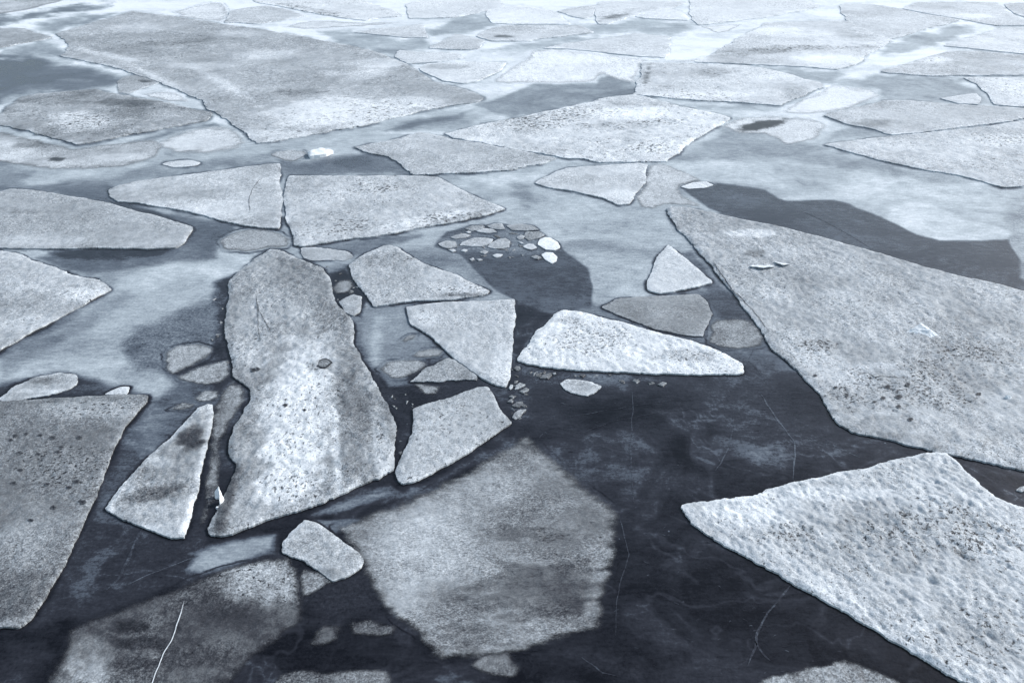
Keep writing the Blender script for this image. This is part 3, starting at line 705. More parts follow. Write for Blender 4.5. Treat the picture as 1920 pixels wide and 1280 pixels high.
for lab, b_, pts in [
    ('pale three cornered chip beside the lower right corner of the pale square cornered floe', .58, [(965, 731), (968, 723), (975, 719), (986, 722), (978, 727), (970, 730)]),
    ('bluish grey chip right below the pale three cornered chip', .4, [(973, 735), (980, 731), (985, 728), (992, 731), (988, 735), (980, 738)]),
    ('grey wedge chip at the right tip of the grey blunt ended floe', .5, [(961, 784), (965, 776), (974, 769), (988, 768), (982, 774), (975, 784), (966, 787)]),
    ('bright rounded crumb at the bottom corner of the pale square cornered floe', .62, [(954, 729), (957, 722), (962, 723), (961, 728), (957, 731)]),
    ('small slush lump under the left tip of the whitest floe', .42, [(963, 692), (968, 687), (975, 688), (976, 694), (969, 696)]),
    ('grey flake halfway down the row of brash chips', .46, [(954, 745), (960, 742), (966, 744), (962, 748)]),
    ('flat bright flake above the grey wedge chip', .56, [(951, 754), (957, 750), (963, 752), (960, 756)]),
    ('dull blue slab between the flat flake and the grey wedge chip', .34, [(960, 762), (968, 755), (980, 753), (982, 760), (972, 765)]),
    ('blue grey slush scrap under the front edge of the whitest floe', .34, [(1012, 710), (1018, 703), (1030, 701), (1036, 703), (1028, 711)]),
    ('small pale scrap right of the blue grey slush scrap', .5, [(1035, 701), (1041, 699), (1043, 702), (1038, 703)]),
    ('dim speck of slush below the middle of the whitest floe', .36, [(1086, 705), (1092, 702), (1098, 704), (1092, 708)]),
    ('pale slush speck below the right half of the whitest floe', .44, [(1232, 722), (1242, 717), (1250, 719), (1243, 725)]),
    ('small pale chip cut by the right edge, in black water below the giant right floe', .72, [(1905, 920), (1912, 914), (1926, 912), (1930, 920), (1915, 923)]),
]:
    floe('ice_fragment', lab, pts, b=b_, **CF)

# brash crumbs: a few shapes built once, then copied about the channels
def crumb_proto(k, b_):
    rs = np.random.default_rng(60 + k)
    n_ = 5 + k % 3
    a_ = np.sort(rs.uniform(0, 2 * np.pi, n_ * 2))[::2]
    r_ = rs.uniform(.6, 1.1, n_)
    xs, ys = r_ * np.cos(a_), r_ * np.sin(a_) * .75
    m_ = 8
    X_ = np.concatenate([np.linspace(xs[i], xs[(i + 1) % n_], m_, endpoint=False) for i in range(n_)])
    Y_ = np.concatenate([np.linspace(ys[i], ys[(i + 1) % n_], m_, endpoint=False) for i in range(n_)])
    X_, Y_ = X_ + .12 * (rs.random(len(X_)) - .5), Y_ + .12 * (rs.random(len(Y_)) - .5)
    N_ = len(X_)
    ring = lambda f, z: np.c_[X_ * f, Y_ * f, np.full(N_, z)]
    V_ = np.concatenate([ring(1.05, -.5), ring(1, .10), ring(.6, .22 + .1 * rs.random()), [[0, 0, .26]]])
    V_[N_ * 2:N_ * 3, 2] += .14 * rs.random(N_)
    F_ = [(r * N_ + i, r * N_ + (i + 1) % N_, (r + 1) * N_ + (i + 1) % N_, (r + 1) * N_ + i) for r in range(2) for i in range(N_)]
    F_ += [(2 * N_ + i, 2 * N_ + (i + 1) % N_, 3 * N_) for i in range(N_)]
    return make_mesh('ice_crumb', V_, F_, dict(snow=np.full(len(V_), b_), pit=np.zeros(len(V_)), co=V_ * 1.6 + k), M_HARD)

CRUMBS = [crumb_proto(k, b_) for k, b_ in enumerate((.58, .46, .36, .52, .42, .30))]
rc = np.random.default_rng(11)
for lab, grp, area, num, lo, hi in [
    ('tiny brash crumb in the black channel right of the pale square cornered floe', 'crumbs right of the pale square cornered floe', [(957, 690), (985, 700), (992, 790), (965, 796), (950, 740)], 16, .035, .11),
    ('tiny brash crumb along the front edge of the whitest floe', 'crumbs under the whitest floe', [(968, 688), (1060, 698), (1240, 708), (1250, 722), (1060, 708), (990, 706)], 22, .035, .13),
    ('tiny brash crumb in the gap between the longest upright floe and the pointed pitted floe', 'crumbs right of the head of the longest floe', [(612, 498), (655, 500), (690, 572), (668, 592), (632, 570), (622, 530)], 16, .04, .12),
    ('tiny brash crumb among the broken ice in the small pond', 'crumbs in the small pond', [(830, 452), (870, 430), (1000, 432), (1040, 455), (1000, 482), (920, 484), (860, 478)], 26, .06, .19),
    ('tiny brash crumb in the dark channel left of the grey blunt ended floe', 'crumbs left of the grey blunt ended floe', [(730, 740), (790, 735), (772, 770), (770, 820), (750, 870), (745, 800)], 12, .03, .09),
    ('tiny brash crumb in the dark slush on the left flank of the longest upright floe', 'crumbs left of the longest floe', [(398, 560), (420, 560), (420, 640), (436, 720), (400, 730), (395, 650)], 12, .035, .10),
]:
    a_ = np.array(area, float)
    got = 0
    while got < num:
        px_, py_ = rc.uniform(a_[:, 0].min(), a_[:, 0].max()), rc.uniform(a_[:, 1].min(), a_[:, 1].max())
        if not inside(np.array([px_]), np.array([py_]), area)[0]:
            continue
        o = bpy.data.objects.new('ice_crumb', CRUMBS[int(rc.integers(0, 6))])
        COL.objects.link(o)
        sz = lo + (hi - lo) * rc.random() ** 2
        gx0, gy0 = ground(px_, py_)
        o.location = (float(gx0), float(gy0), 0.0)
        o.scale = (sz, sz * rc.uniform(.7, 1.3), min(sz, .05))
        o.rotation_euler = (0, 0, rc.uniform(0, 6.28))
        o['label'], o['category'], o['group'] = lab, 'ice crumb', grp
        got += 1

# ------------------------------------------------------------ loose lumps standing on the ice
def chunk(name, label, px, py, sx, sy, sz, rot=0, z=0.05, b=.95, seed=1, shape='lump', cat='ice block', group='loose lumps of ice', tilt=(0, 0)):
    """faceted lump: a deformed spherical grid cut flat below, or a tilted slab / ridge"""
    nu, nv = 26, 16
    th = np.linspace(0, 2 * np.pi, nu, endpoint=False)
    vs, fs = [], []
    for j in range(nv + 1):
        ph = j / nv * (np.pi * .62)
        for a in th:
            vs.append((math.sin(ph) * math.cos(a), math.sin(ph) * math.sin(a), math.cos(ph)))
    V = np.array(vs)
    pw = .55 if shape == 'slab' else .8
    V = np.sign(V) * np.abs(V) ** pw
    if shape == 'ridge':
        V[:, 0] += .55 * np.clip(V[:, 2], 0, 1)
        V[:, 2] *= 1 - .35 * np.abs(V[:, 1])
    f = 1 + .55 * (fbm(V[:, 0] * 1.6 + 5, V[:, 1] * 1.6 + V[:, 2] * 1.9, seed, 4, .6) - .5)
    V = V * f[:, None] * (sx / 2, sy / 2, sz)
    V[:, 2] = np.maximum(V[:, 2], -0.05)
    V[:, 2] += tilt[0] * V[:, 0] + tilt[1] * V[:, 1]
    for j in range(nv):
        for i in range(nu):
            a, c = j * nu + i, j * nu + (i + 1) % nu
            fs.append((a, a + nu, c + nu, c))
    x, y = ground(px, py)
    attrs = dict(snow=np.full(len(V), b), pit=np.full(len(V), .05), co=V * 9 + seed)
    me = make_mesh(name, V, np.array(fs), attrs, M_HARD)
    o = link(name, me, label=label, category=cat, group=group)
    o.location = (float(x), float(y), z)
    o.rotation_euler = (0, 0, R(rot))
    return o

def hull(name, label, px, py, pts, rot=0, z=.05, b=.95, seed=1, cat='ice block', group='loose lumps of ice'):
    """broken lump: convex hull of a few corners, subdivided and roughened"""
    import bmesh
    bm = bmesh.new()
    for p in pts:
        bm.verts.new(p)
    bmesh.ops.convex_hull(bm, input=bm.verts)
    bmesh.ops.triangulate(bm, faces=bm.faces)
    for _ in range(4):
        bmesh.ops.subdivide_edges(bm, edges=bm.edges[:], cuts=1, use_grid_fill=True)
    V = np.array([v.co for v in bm.verts])
    bm.verts.index_update()
    F = [tuple(v.index for v in f.verts) for f in bm.faces]
    bm.free()
    q = V * 11 + seed
    nz = np.stack([fbm(q[:, 1] + q[:, 2], q[:, 2] * 1.3 - q[:, 0], seed + k, 4, .6) - .5 for k in range(3)], 1)
    V = V + nz * .10 * np.ptp(V, axis=0).max() * (1, 1, .5)
    x, y = ground(px, py)
    me = make_mesh(name, V, F, dict(snow=np.full(len(V), b), pit=np.full(len(V), .05), co=V * 9 + seed), M_HARD, smooth=False)
    o = link(name, me, label=label, category=cat, group=group)
    o.location = (float(x), float(y), z)
    o.rotation_euler = (0, 0, R(rot))
    return o

hull('ice_block', 'bright white ridge of ice casting a shadow to its left on the giant right floe', 1734, 628, [(-.55, .02, -.03), (.0, .34, -.03), (.20, .28, -.03), (.34, -.16, -.03), (.05, -.24, -.03), (-.06, .22, .13), (.10, .0, .10), (.0, .28, .12)], b=.98, seed=4)
hull('ice_block', 'small white pebble of ice near the right edge on the giant right floe', 1888, 751, [(-.08, .02, -.02), (.02, .09, -.02), (.11, .0, -.02), (.0, -.07, -.02), (-.03, .03, .08), (.06, .02, .07)], b=1.1, seed=9)
hull('ice_block', 'low upturned snow slab with dark underside on the upper part of the giant right floe', 1427, 504, [(-.24, .30, -.02), (.22, .28, -.02), (-.34, -.06, .07), (.0, -.20, .10), (.36, -.04, .07), (-.34, -.04, .045), (.0, -.17, .07), (.36, -.03, .045)], b=.95, seed=12, z=.04)
hull('ice_block', 'small upturned snow flap with pointed shadow, beside the low slab on giant right floe', 1466, 500, [(.0, .20, -.02), (.26, .10, -.02), (-.20, .16, .05), (-.04, -.16, .10), (.24, .0, .04), (-.19, .16, .03), (-.03, -.14, .07)], b=.9, seed=15, z=.04)
hull('ice_block', 'ragged white shard standing in the dark wet corner of longest upright floe', 409, 932, [(-.06, .0, 0), (.05, .07, 0), (.06, -.05, 0), (-.02, -.06, 0), (.03, .05, .22), (-.045, .0, .12), (.05, -.03, .10)], b=1.15, seed=20, z=0)
chunk('ice_block', 'thin white splinter leaning beside the ragged white shard', 417, 944, .035, .14, .18, rot=-10, z=.0, b=1.1, seed=23)
chunk('ice_block', 'tiny white ball of ice just below the ragged white shard', 408, 953, .05, .05, .04, z=.01, b=1.0, seed=25)
chunk('ice_block', 'tiny dim lump of ice at the lowest corner of the longest upright floe', 411, 993, .07, .06, .04, z=.01, b=.8, seed=27)

def ribbon(pts, width, z, seed=0, wob=.35):
    """flat strip along a polyline of photo pixels (world width in metres)"""
    P = np.array(pts, float)
    X, Y = ground(P[:, 0], P[:, 1])
    W = np.stack([X, Y], 1)
    out = []
    for i in range(len(W) - 1):
        m = max(2, int(np.linalg.norm(W[i + 1] - W[i]) / .06))
        out += [W[i] + (W[i + 1] - W[i]) * q / m for q in range(m)]
    C = np.array(out + [W[-1]])
    C = C + .05 * np.stack([fbm(C[:, 0] * 4, C[:, 1] * 4, seed) - .5, fbm(C[:, 0] * 4, C[:, 1] * 4, seed + 5) - .5], 1)
    T = np.gradient(C, axis=0)
    T /= np.linalg.norm(T, axis=1)[:, None] + 1e-9
    N = np.stack([-T[:, 1], T[:, 0]], 1)
    t = np.linspace(0, 1, len(C))
    w = width * (1 - wob + 2 * wob * vnoise(t * len(C) * .35, t * 0, seed)) * np.minimum(1, 6 * np.minimum(t, 1 - t) + .15)
    L, Rr = C + N * w[:, None] / 2, C - N * w[:, None] / 2
    V = np.concatenate([np.c_[L, np.full(len(C), z)], np.c_[Rr, np.full(len(C), z)]])
    n = len(C)
    F = np.array([(i, i + 1, n + i + 1, n + i) for i in range(n - 1)])
    return V, F

# the white crack is a part of the lower left floe, the melt hole one of the longest floe
V, F = ribbon([(346, 1128), (341, 1145), (335, 1165), (328, 1185), (322, 1203), (311, 1222), (300, 1243), (291, 1264), (285, 1285), (281, 1310)], .016, .03, 3, .15)
bl = np.array(b_floe.location)
link('crack', make_mesh('crack', V - bl, F, dict(snow=np.full(len(V), .86), pit=np.zeros(len(V)), co=V * 9), M_HARD), parent=b_floe)

def crack_on(fl, pts, width, snow, seed, label=None):
    v, f = ribbon(pts, width, 0.0, seed, .25)
    c = np.array(fl.location)
    q = np.array([p.co for p in fl.data.vertices]) + c
    for i in range(len(v)):
        k = np.argpartition((q[:, 0] - v[i, 0]) ** 2 + (q[:, 1] - v[i, 1]) ** 2, 5)[:5]
        v[i, 2] = q[k, 2].max() + .003
    o = link('crack', make_mesh('crack', v - c, f, dict(snow=np.full(len(v), snow), pit=np.zeros(len(v)), co=v * 9), M_HARD), parent=fl)
    return o

crack_on(c_floe, [(480, 556), (486, 585), (500, 610), (510, 634)], .014, .28, 71)
crack_on(c_floe, [(481, 562), (484, 590), (486, 622), (490, 650)], .012, .30, 72)
crack_on(d_floe, [(495, 334), (482, 346), (474, 357), (467, 378), (469, 399)], .018, .32, 73)
crack_on(g_floe, [(1335, 490), (1350, 516), (1372, 545), (1396, 570), (1420, 596), (1442, 628)], .02, .18, 74)
crack_on(g_floe, [(1600, 700), (1622, 702), (1640, 712), (1668, 709), (1690, 716)], .022, .14, 75)

def lens(cx, cy, rx, ry, z, n=40, pts=None):
    a = np.linspace(0, 2 * np.pi, n, endpoint=False)
    ca, sa = np.cos(a), np.sin(a)
    px = cx + rx * np.sign(ca) * np.abs(ca)
    py = cy + ry * np.sign(sa) * np.abs(sa) ** 2.0 - .12 * (px - cx)
    X, Y = ground(px, py)
    V = np.c_[X, Y, np.full(n, z)]
    c = V.mean(0)
    V2 = c + (V - c) * .74
    V2[:, 2] = z + .001
    allv = np.concatenate([V, V2, [c + (0, 0, .001)]])
    F = [(i, (i + 1) % n, n + (i + 1) % n, n + i) for i in range(n)] + [(n + i, n + (i + 1) % n, 2 * n) for i in range(n)]
    return allv, F, n
cl = np.array(c_floe.location)
hx, hy = ground(608, 686)
cv = np.array([v.co for v in c_floe.data.vertices]) + cl
hz_ = cv[np.argsort((cv[:, 0] - hx) ** 2 + (cv[:, 1] - hy) ** 2)[:14], 2].max()
V, F, n = lens(608, 686, 16, 9, hz_ + .004)
sn = np.concatenate([np.full(n, -.4), np.full(n, .40), [.46]])
link('melt_hole', make_mesh('melt_hole', V - cl, F, dict(snow=sn, pit=np.zeros(len(V)), co=V * 12), M_HARD), parent=c_floe, label='grey diamond shaped melt hole with black rim')

def hole_on(fl, px, py, r, seed):
    rs = np.random.default_rng(seed)
    a = np.linspace(0, 2 * np.pi, 14, endpoint=False)
    rr = r * (.75 + .5 * rs.random(14))
    X, Y = ground(px + rr * np.cos(a) * 1.25, py + rr * np.sin(a) * .75)
    c = np.array(fl.location)
    q = np.array([p.co for p in fl.data.vertices]) + c
    k = np.argpartition((q[:, 0] - X.mean()) ** 2 + (q[:, 1] - Y.mean()) ** 2, 8)[:8]
    z = q[k, 2].max() + .003
    v = np.concatenate([np.c_[X, Y, np.full(14, z)], [[X.mean(), Y.mean(), z + .001]]])
    f = [(i, (i + 1) % 14, 14) for i in range(14)]
    sn_ = np.concatenate([np.full(14, .30), [-.05]])
    link('melt_hole', make_mesh('melt_hole', v - c, f, dict(snow=sn_, pit=np.zeros(15), co=v * 12), M_HARD), parent=fl)

for k_, (hx_, hy_, hr_) in enumerate([(30, 820, 4), (50, 817, 4), (77, 820, 4), (100, 824, 5), (22, 829, 4), (73, 855, 4), (117, 842, 4), (110, 851, 4), (40, 885, 4), (145, 907, 5),
                                      (27, 909, 5), (102, 955, 5), (157, 946, 6), (90, 912, 4), (131, 918, 4), (38, 853, 5), (150, 824, 4), (60, 980, 4)]):
    hole_on(l_floe, hx_, hy_, hr_, 300 + k_)
for k_, (hx_, hy_, hr_) in enumerate([(1565, 730, 3), (1587, 746, 3), (1654, 753, 4), (1683, 749, 5), (1638, 759, 3), (1700, 727, 4), (1662, 729, 5), (1683, 768, 4), (1527, 709, 3), (1833, 743, 4), (1705, 792, 4)]):
    hole_on(g_floe, hx_, hy_, hr_, 330 + k_)
for k_, (hx_, hy_, hr_) in enumerate([(476, 697, 5), (484, 696, 4), (536, 765, 4), (572, 774, 3)]):
    hole_on(c_floe, hx_, hy_, hr_, 350 + k_)

# ------------------------------------------------------------ the water, with its skin of new ice
def axis(lo, hi, step, out_lo, out_hi):
    mid = np.arange(lo, hi + step, step)
    a, b = [], []
    x, s = lo, step
    while x > out_lo:
        s *= 1.22
        x -= s
        a.append(max(x, out_lo))
    x, s = mid[-1], step
    while x < out_hi:
        s *= 1.22
        x += s
        b.append(min(x, out_hi))
    return np.concatenate([a[::-1], mid, b])

gx_ = axis(-40, 1960, 2.3, -6000, 8000)
gy_ = np.concatenate([[-253, -248, -240, -228, -212, -195, -175, -155, -135, -118, -102, -88, -75, -63, -52, -42, -33, -25, -18, -12], axis(-6, 1300, 2.1, -7, 2600)[1:]])
NX, NY = len(gx_), len(gy_)
PX, PY = np.meshgrid(gx_, gy_)
PX, PY = PX.ravel(), PY.ravel()
WX, WY = ground(PX, PY)
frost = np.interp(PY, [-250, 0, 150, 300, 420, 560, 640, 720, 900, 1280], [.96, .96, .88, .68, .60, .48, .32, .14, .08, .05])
grain = np.full(PX.shape, .25)
wa = fbm(WX * .8, WY * .8, 5, 4) - .5
wb = fbm(WX * .8, WY * .8, 55, 4) - .5
DX, DY = PX + wa * 26, PY + wb * 14                   # irregular borders
SKIN = [
    # value, softness (px), outline, grain
    (.67, 16, [(-60, 690), (0, 668), (60, 636), (150, 588), (215, 556), (225, 524), (300, 492), (420, 470), (505, 468), (440, 520), (420, 600), (410, 640), (310, 655), (305, 700), (335, 725), (330, 775), (300, 800), (284, 745), (230, 722), (120, 698), (30, 716), (-60, 745)], .3),
    (.36, 14, [(225, 640), (262, 612), (330, 585), (400, 560), (420, 600), (410, 650), (330, 650), (300, 690), (262, 690)], 1.0),
    (.52, 12, [(0, 668), (120, 610), (230, 545), (250, 560), (160, 620), (60, 680), (0, 720)], .3),
    (.22, 8, [(236, 660), (250, 648), (275, 645), (270, 658), (248, 665)], .5),
    (.34, 9, [(60, 484), (130, 468), (340, 466), (400, 468), (402, 484), (250, 506), (170, 516), (110, 502)], .2),
    (.12, 7, [(90, 474), (150, 467), (330, 466), (300, 480), (180, 488), (120, 486)], .2),  # shade below the straight floe side, painted in as low frost
    (.35, 7, [(-60, 350), (60, 344), (200, 334), (218, 350), (205, 372), (260, 387), (445, 424), (432, 438), (402, 458), (398, 474), (330, 470), (362, 430), (340, 418), (200, 378), (80, 354), (-60, 362)], .2),
    (.14, 5, [(200, 372), (225, 380), (300, 398), (352, 420), (340, 424), (280, 405), (220, 388)], .4),
    (.52, 10, [(-60, 300), (10, 310), (70, 322), (200, 322), (290, 314), (430, 300), (500, 292), (520, 306), (420, 318), (310, 332), (200, 344), (60, 350), (-60, 350)], .2),
    (.66, 8, [(30, 340), (60, 328), (150, 322), (240, 318), (230, 332), (120, 338), (60, 346)], .2),
    (.46, 8, [(275, 255), (330, 243), (400, 228), (408, 234), (330, 250), (280, 266), (240, 270)], .1),
    (.40, 14, [(-60, 110), (60, 106), (95, 118), (150, 124), (212, 140), (232, 150), (212, 162), (180, 170), (70, 174), (30, 184), (-60, 214)], .1),
    (.27, 12, [(-60, 108), (60, 108), (75, 124), (40, 140), (120, 150), (100, 158), (20, 164), (-60, 190)], .1),
    (.56, 10, [(0, 100), (80, 76), (110, 84), (120, 104), (140, 118), (90, 110), (60, 104), (40, 112)], .1),
    (.42, 9, [(-60, 36), (40, 30), (90, 16), (150, 6), (215, 8), (140, 22), (60, 38), (-60, 52)], .1),
    (.54, 8, [(60, 50), (110, 36), (200, 24), (240, 22), (200, 34), (130, 52), (105, 62)], .1),
    (.70, 8, [(500, 268), (640, 248), (760, 222), (890, 196), (960, 190), (930, 218), (820, 246), (780, 248), (660, 278), (600, 276), (520, 284), (480, 290), (470, 275)], .1),
    (.40, 7, [(722, 244), (750, 232), (800, 220), (860, 214), (890, 208), (850, 222), (790, 234), (740, 246)], .1),
    (.52, 4, [(885, 196), (950, 182), (1000, 159), (1060, 158), (1118, 156), (1126, 145), (1140, 142), (1165, 150), (1192, 160), (1190, 179), (1100, 194), (960, 222), (930, 215)], .1),
    (.40, 8, [(470, 312), (530, 300), (560, 304), (640, 290), (690, 284), (738, 304), (775, 328), (660, 330), (535, 330), (525, 312)], .6),
    (.30, 6, [(620, 300), (690, 292), (700, 312), (650, 318), (620, 312)], .6),
    (.54, 12, [(1254, 306), (1330, 262), (1384, 224), (1440, 252), (1550, 270), (1600, 288), (1700, 320), (1640, 319), (1480, 303), (1300, 306)], .1),
    (.72, 14, [(1262, 312), (1380, 303), (1480, 306), (1640, 322), (1780, 348), (1885, 372), (1900, 440), (1760, 450), (1720, 440), (1590, 382), (1560, 375), (1480, 378), (1450, 360), (1330, 340), (1280, 345)], .15),
    (.62, 10, [(1640, 320), (1740, 322), (1850, 345), (1880, 360), (1800, 372), (1700, 350)], .5),
    (.70, 12, [(1440, 372), (1590, 372), (1700, 420), (1900, 430), (1900, 446), (1740, 446), (1600, 390)], .2),
    (.20, 3, [(1281, 356), (1292, 352), (1335, 352), (1340, 344), (1400, 352), (1438, 358), (1460, 372), (1476, 378), (1560, 376), (1592, 383), (1650, 406), (1720, 441), (1760, 450), (1850, 450), (1895, 448), (1902, 475), (1930, 520), (1930, 560), (1800, 520), (1600, 470), (1480, 440), (1400, 420), (1330, 390), (1322, 384), (1300, 372)], .05),
    (.56, 5, [(1895, 450), (1905, 400), (1930, 380), (1990, 400), (1990, 560), (1915, 520)], .8),
    (.64, 5, [(870, 348), (950, 392), (1000, 346), (1062, 358), (1128, 372), (1180, 390), (1240, 400), (1262, 430), (1300, 470), (1340, 534), (1240, 556), (1160, 560), (1120, 574), (1112, 540), (1104, 500), (1062, 474), (1045, 450), (1010, 428), (950, 415), (890, 418), (838, 434), (812, 462), (760, 452), (740, 440), (905, 408), (948, 393)], .45),
    (.72, 10, [(825, 335), (870, 330), (1010, 312), (1060, 300), (1040, 318), (1000, 344), (1010, 370), (950, 388), (900, 370)], .2),
    (.52, 12, [(960, 345), (1000, 345), (1010, 380), (985, 390), (965, 372)], .2),
    (.64, 6, [(700, 450), (840, 420), (930, 404), (950, 410), (850, 428), (812, 462), (830, 476), (780, 486), (748, 466)], .3),
    (.36, 8, [(600, 464), (660, 450), (740, 442), (790, 440), (730, 460), (665, 482)], .2),
    (.50, 8, [(748, 468), (812, 462), (862, 478), (892, 512), (930, 546), (962, 558), (905, 560), (880, 528), (800, 496)], .5),
    (.245, 2.6, [(814, 462), (836, 436), (882, 421), (950, 419), (1010, 433), (1044, 452), (1062, 476), (1102, 502), (1113, 540), (1112, 572), (1060, 585), (1010, 605), (966, 562), (930, 546), (892, 510), (862, 478)], .06),
    (.40, 9, [(826, 452), (850, 436), (960, 424), (1036, 448), (1050, 468), (1000, 480), (930, 472), (860, 474)], .9),
    (.32, 10, [(1000, 590), (1020, 560), (1090, 556), (1108, 574), (1050, 584), (1020, 606), (1000, 640), (985, 630)], .2),
    (.08, 7, [(967, 566), (1000, 580), (1035, 586), (1010, 615), (985, 655), (966, 680), (964, 600)], .1),
    (.46, 10, [(666, 594), (700, 580), (770, 576), (766, 604), (852, 672), (800, 676), (720, 690), (694, 690), (672, 640)], .3),
    (.54, 9, [(690, 590), (712, 590), (716, 650), (706, 690), (690, 650)], .2),
    (.13, 9, [(700, 700), (760, 712), (900, 712), (920, 726), (840, 748), (775, 772), (770, 830), (748, 880), (738, 790)], .6),
    (.40, 8, [(700, 690), (740, 690), (770, 720), (730, 724)], .3),
    (.10, 7, [(620, 510), (650, 500), (662, 522), (690, 560), (672, 592), (640, 580), (624, 545)], .8),
    (.30, 6, [(1296, 470), (1330, 512), (1400, 586), (1416, 606), (1380, 610), (1340, 560), (1300, 505), (1276, 474)], .4),
    (.26, 7, [(1322, 556), (1370, 550), (1392, 600), (1350, 604)], .2),
    (.11, 9, [(400, 530), (432, 520), (424, 600), (424, 680), (400, 660), (398, 600)], .8),
    (.22, 12, [(225, 830), (290, 750), (345, 700), (400, 720), (396, 760), (340, 800), (240, 900), (200, 960), (182, 930)], .3),
    (.36, 18, [(255, 800), (285, 750), (330, 770), (290, 830), (262, 850)], .2),
    (.17, 16, [(170, 950), (200, 955), (350, 1015), (380, 920), (400, 1000), (360, 1060), (250, 1120), (120, 1160), (60, 1180)], .4),
    (.16, 20, [(230, 1090), (380, 1030), (520, 1010), (540, 1046), (400, 1070), (250, 1130), (140, 1170), (120, 1130)], .4),
    (.54, 12, [(352, 1070), (372, 1036), (400, 1022), (480, 1010), (526, 1004), (520, 1030), (480, 1045), (420, 1064), (380, 1076)], .1),
    (.22, 8, [(590, 972), (640, 946), (745, 908), (790, 914), (958, 816), (968, 836), (880, 876), (790, 926), (700, 950)], .5),
    (.38, 5, [(590, 966), (640, 944), (700, 930), (740, 924), (690, 944), (630, 960)], .4),
    (.05, 4, [(575, 974), (640, 962), (740, 930), (700, 956), (640, 974)], .1),
    (.05, 4, [(740, 890), (748, 905), (775, 912), (760, 925), (735, 910)], .1),
    (.34, 10, [(634, 988), (672, 985), (720, 1090), (745, 1160), (700, 1115), (684, 1050)], .4),
    (.36, 6, [(596, 976), (640, 974), (676, 974), (640, 994), (625, 1000)], .1),
    (.15, 26, [(980, 720), (1420, 700), (1560, 800), (1600, 850), (1300, 930), (1130, 920), (1040, 850)], .4),
    (.06, 30, [(1030, 750), (1300, 740), (1300, 780), (1100, 800)], .3),
    (.20, 24, [(1300, 720), (1440, 700), (1500, 800), (1540, 830), (1400, 840), (1330, 780)], .4),
    (.055, 26, [(1180, 860), (1330, 800), (1400, 860), (1340, 900)], .2),
    (.30, 16, [(1396, 848), (1430, 845), (1496, 872), (1480, 884), (1420, 876)], .5),
    (.20, 9, [(964, 690), (1060, 698), (1180, 704), (1240, 712), (1100, 716), (985, 718)], 1.0),
    (.18, 12, [(955, 720), (985, 720), (990, 790), (965, 796)], .8),
    (.12, 26, [(1460, 1130), (1520, 1140), (1640, 1200), (1660, 1230), (1540, 1200)], .3),
    (.13, 26, [(560, 1110), (640, 1080), (690, 1060), (720, 1130), (690, 1150), (600, 1160)], .9),
    (.13, 30, [(100, 1220), (40, 1290), (-20, 1290), (20, 1210)], .5),
    (.10, 22, [(1040, 1220), (1120, 1240), (1280, 1275), (1150, 1280)], .5),
    (.62, 8, [(600, 61), (670, 62), (764, 74), (803, 74), (800, 90), (742, 106), (700, 96), (640, 82)], .1),
    (.66, 8, [(800, 58), (850, 38), (910, 24), (925, 44), (890, 64), (850, 64), (806, 72)], .1),
    (.68, 10, [(1060, 48), (1120, 48), (1190, 36), (1294, 40), (1310, 54), (1260, 68), (1194, 62), (1120, 62)], .1),
    (.66, 10, [(990, 80), (1060, 70), (1130, 66), (1110, 76), (1020, 90), (985, 96), (900, 97)], .1),
    (.60, 10, [(1420, 126), (1500, 130), (1650, 146), (1740, 145), (1800, 148), (1830, 164), (1848, 178), (1856, 196), (1800, 198), (1700, 188), (1656, 186), (1640, 166), (1545, 158), (1500, 146)], .1),
    (.62, 9, [(1660, 88), (1680, 78), (1760, 56), (1800, 48), (1830, 56), (1770, 84), (1700, 100), (1650, 106)], .1),
    (.66, 9, [(1330, 192), (1400, 198), (1440, 205), (1400, 216), (1372, 222), (1280, 200)], .1),
    (.90, 12, [(1560, 156), (1600, 130), (1640, 110), (1700, 108), (1650, 130), (1620, 150)], .1),
    (.60, 12, [(1600, 234), (1660, 252), (1720, 252), (1640, 258), (1560, 270), (1540, 262)], .1),
]
x0, x1 = -70, 1990
inframe = (PX > x0) & (PX < x1) & (PY > -8) & (PY < 1310)
for val, so, poly, gr in SKIN:
    p = np.array(poly, float)
    m = (PX > p[:, 0].min() - 3 * so - 16) & (PX < p[:, 0].max() + 3 * so + 16) & (PY > p[:, 1].min() - 2 * so - 12) & (PY < p[:, 1].max() + 2 * so + 12)
    i = np.nonzero(m)[0]
    if not len(i):
        continue
    rag = min(1.0, so / 9.0)
    rag = rag * 1.5
    qx, qy = PX[i] + (DX[i] - PX[i]) * rag, PY[i] + (DY[i] - PY[i]) * rag
    dd = dist(qx, qy * 1.5, p * (1, 1.5))
    sd = np.where(inside(qx, qy, poly), dd, -dd)
    w = sstep(-so * 1.0, so * 1.0, sd)
    frost[i] += (val - frost[i]) * w
    grain[i] += (gr - grain[i]) * w
# murk, swirls and healed threads inside the new ice
q1, q2 = fbm(WX * .45, WY * .45, 201, 4), fbm(WX * .45 + 40, WY * .45 + 9, 211, 4)
sw = fbm(WX * .8 + 5 * q1, WY * 1.1 + 5 * q2, 221, 5, .6)
rdg = 1 - np.abs(2 * fbm(WX * .9 + 3 * q2, WY * 1.3 + 3 * q1, 231, 4, .6) - 1)
dk = 1 - sstep(.10, .5, frost)
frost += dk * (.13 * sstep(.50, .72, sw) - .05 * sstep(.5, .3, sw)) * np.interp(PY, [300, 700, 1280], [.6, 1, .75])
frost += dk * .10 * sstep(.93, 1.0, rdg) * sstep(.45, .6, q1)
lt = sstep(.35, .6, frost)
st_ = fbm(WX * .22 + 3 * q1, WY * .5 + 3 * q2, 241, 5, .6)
frost += lt * (st_ - .47) * np.interp(PY, [0, 200, 400], [.3, .42, .5])
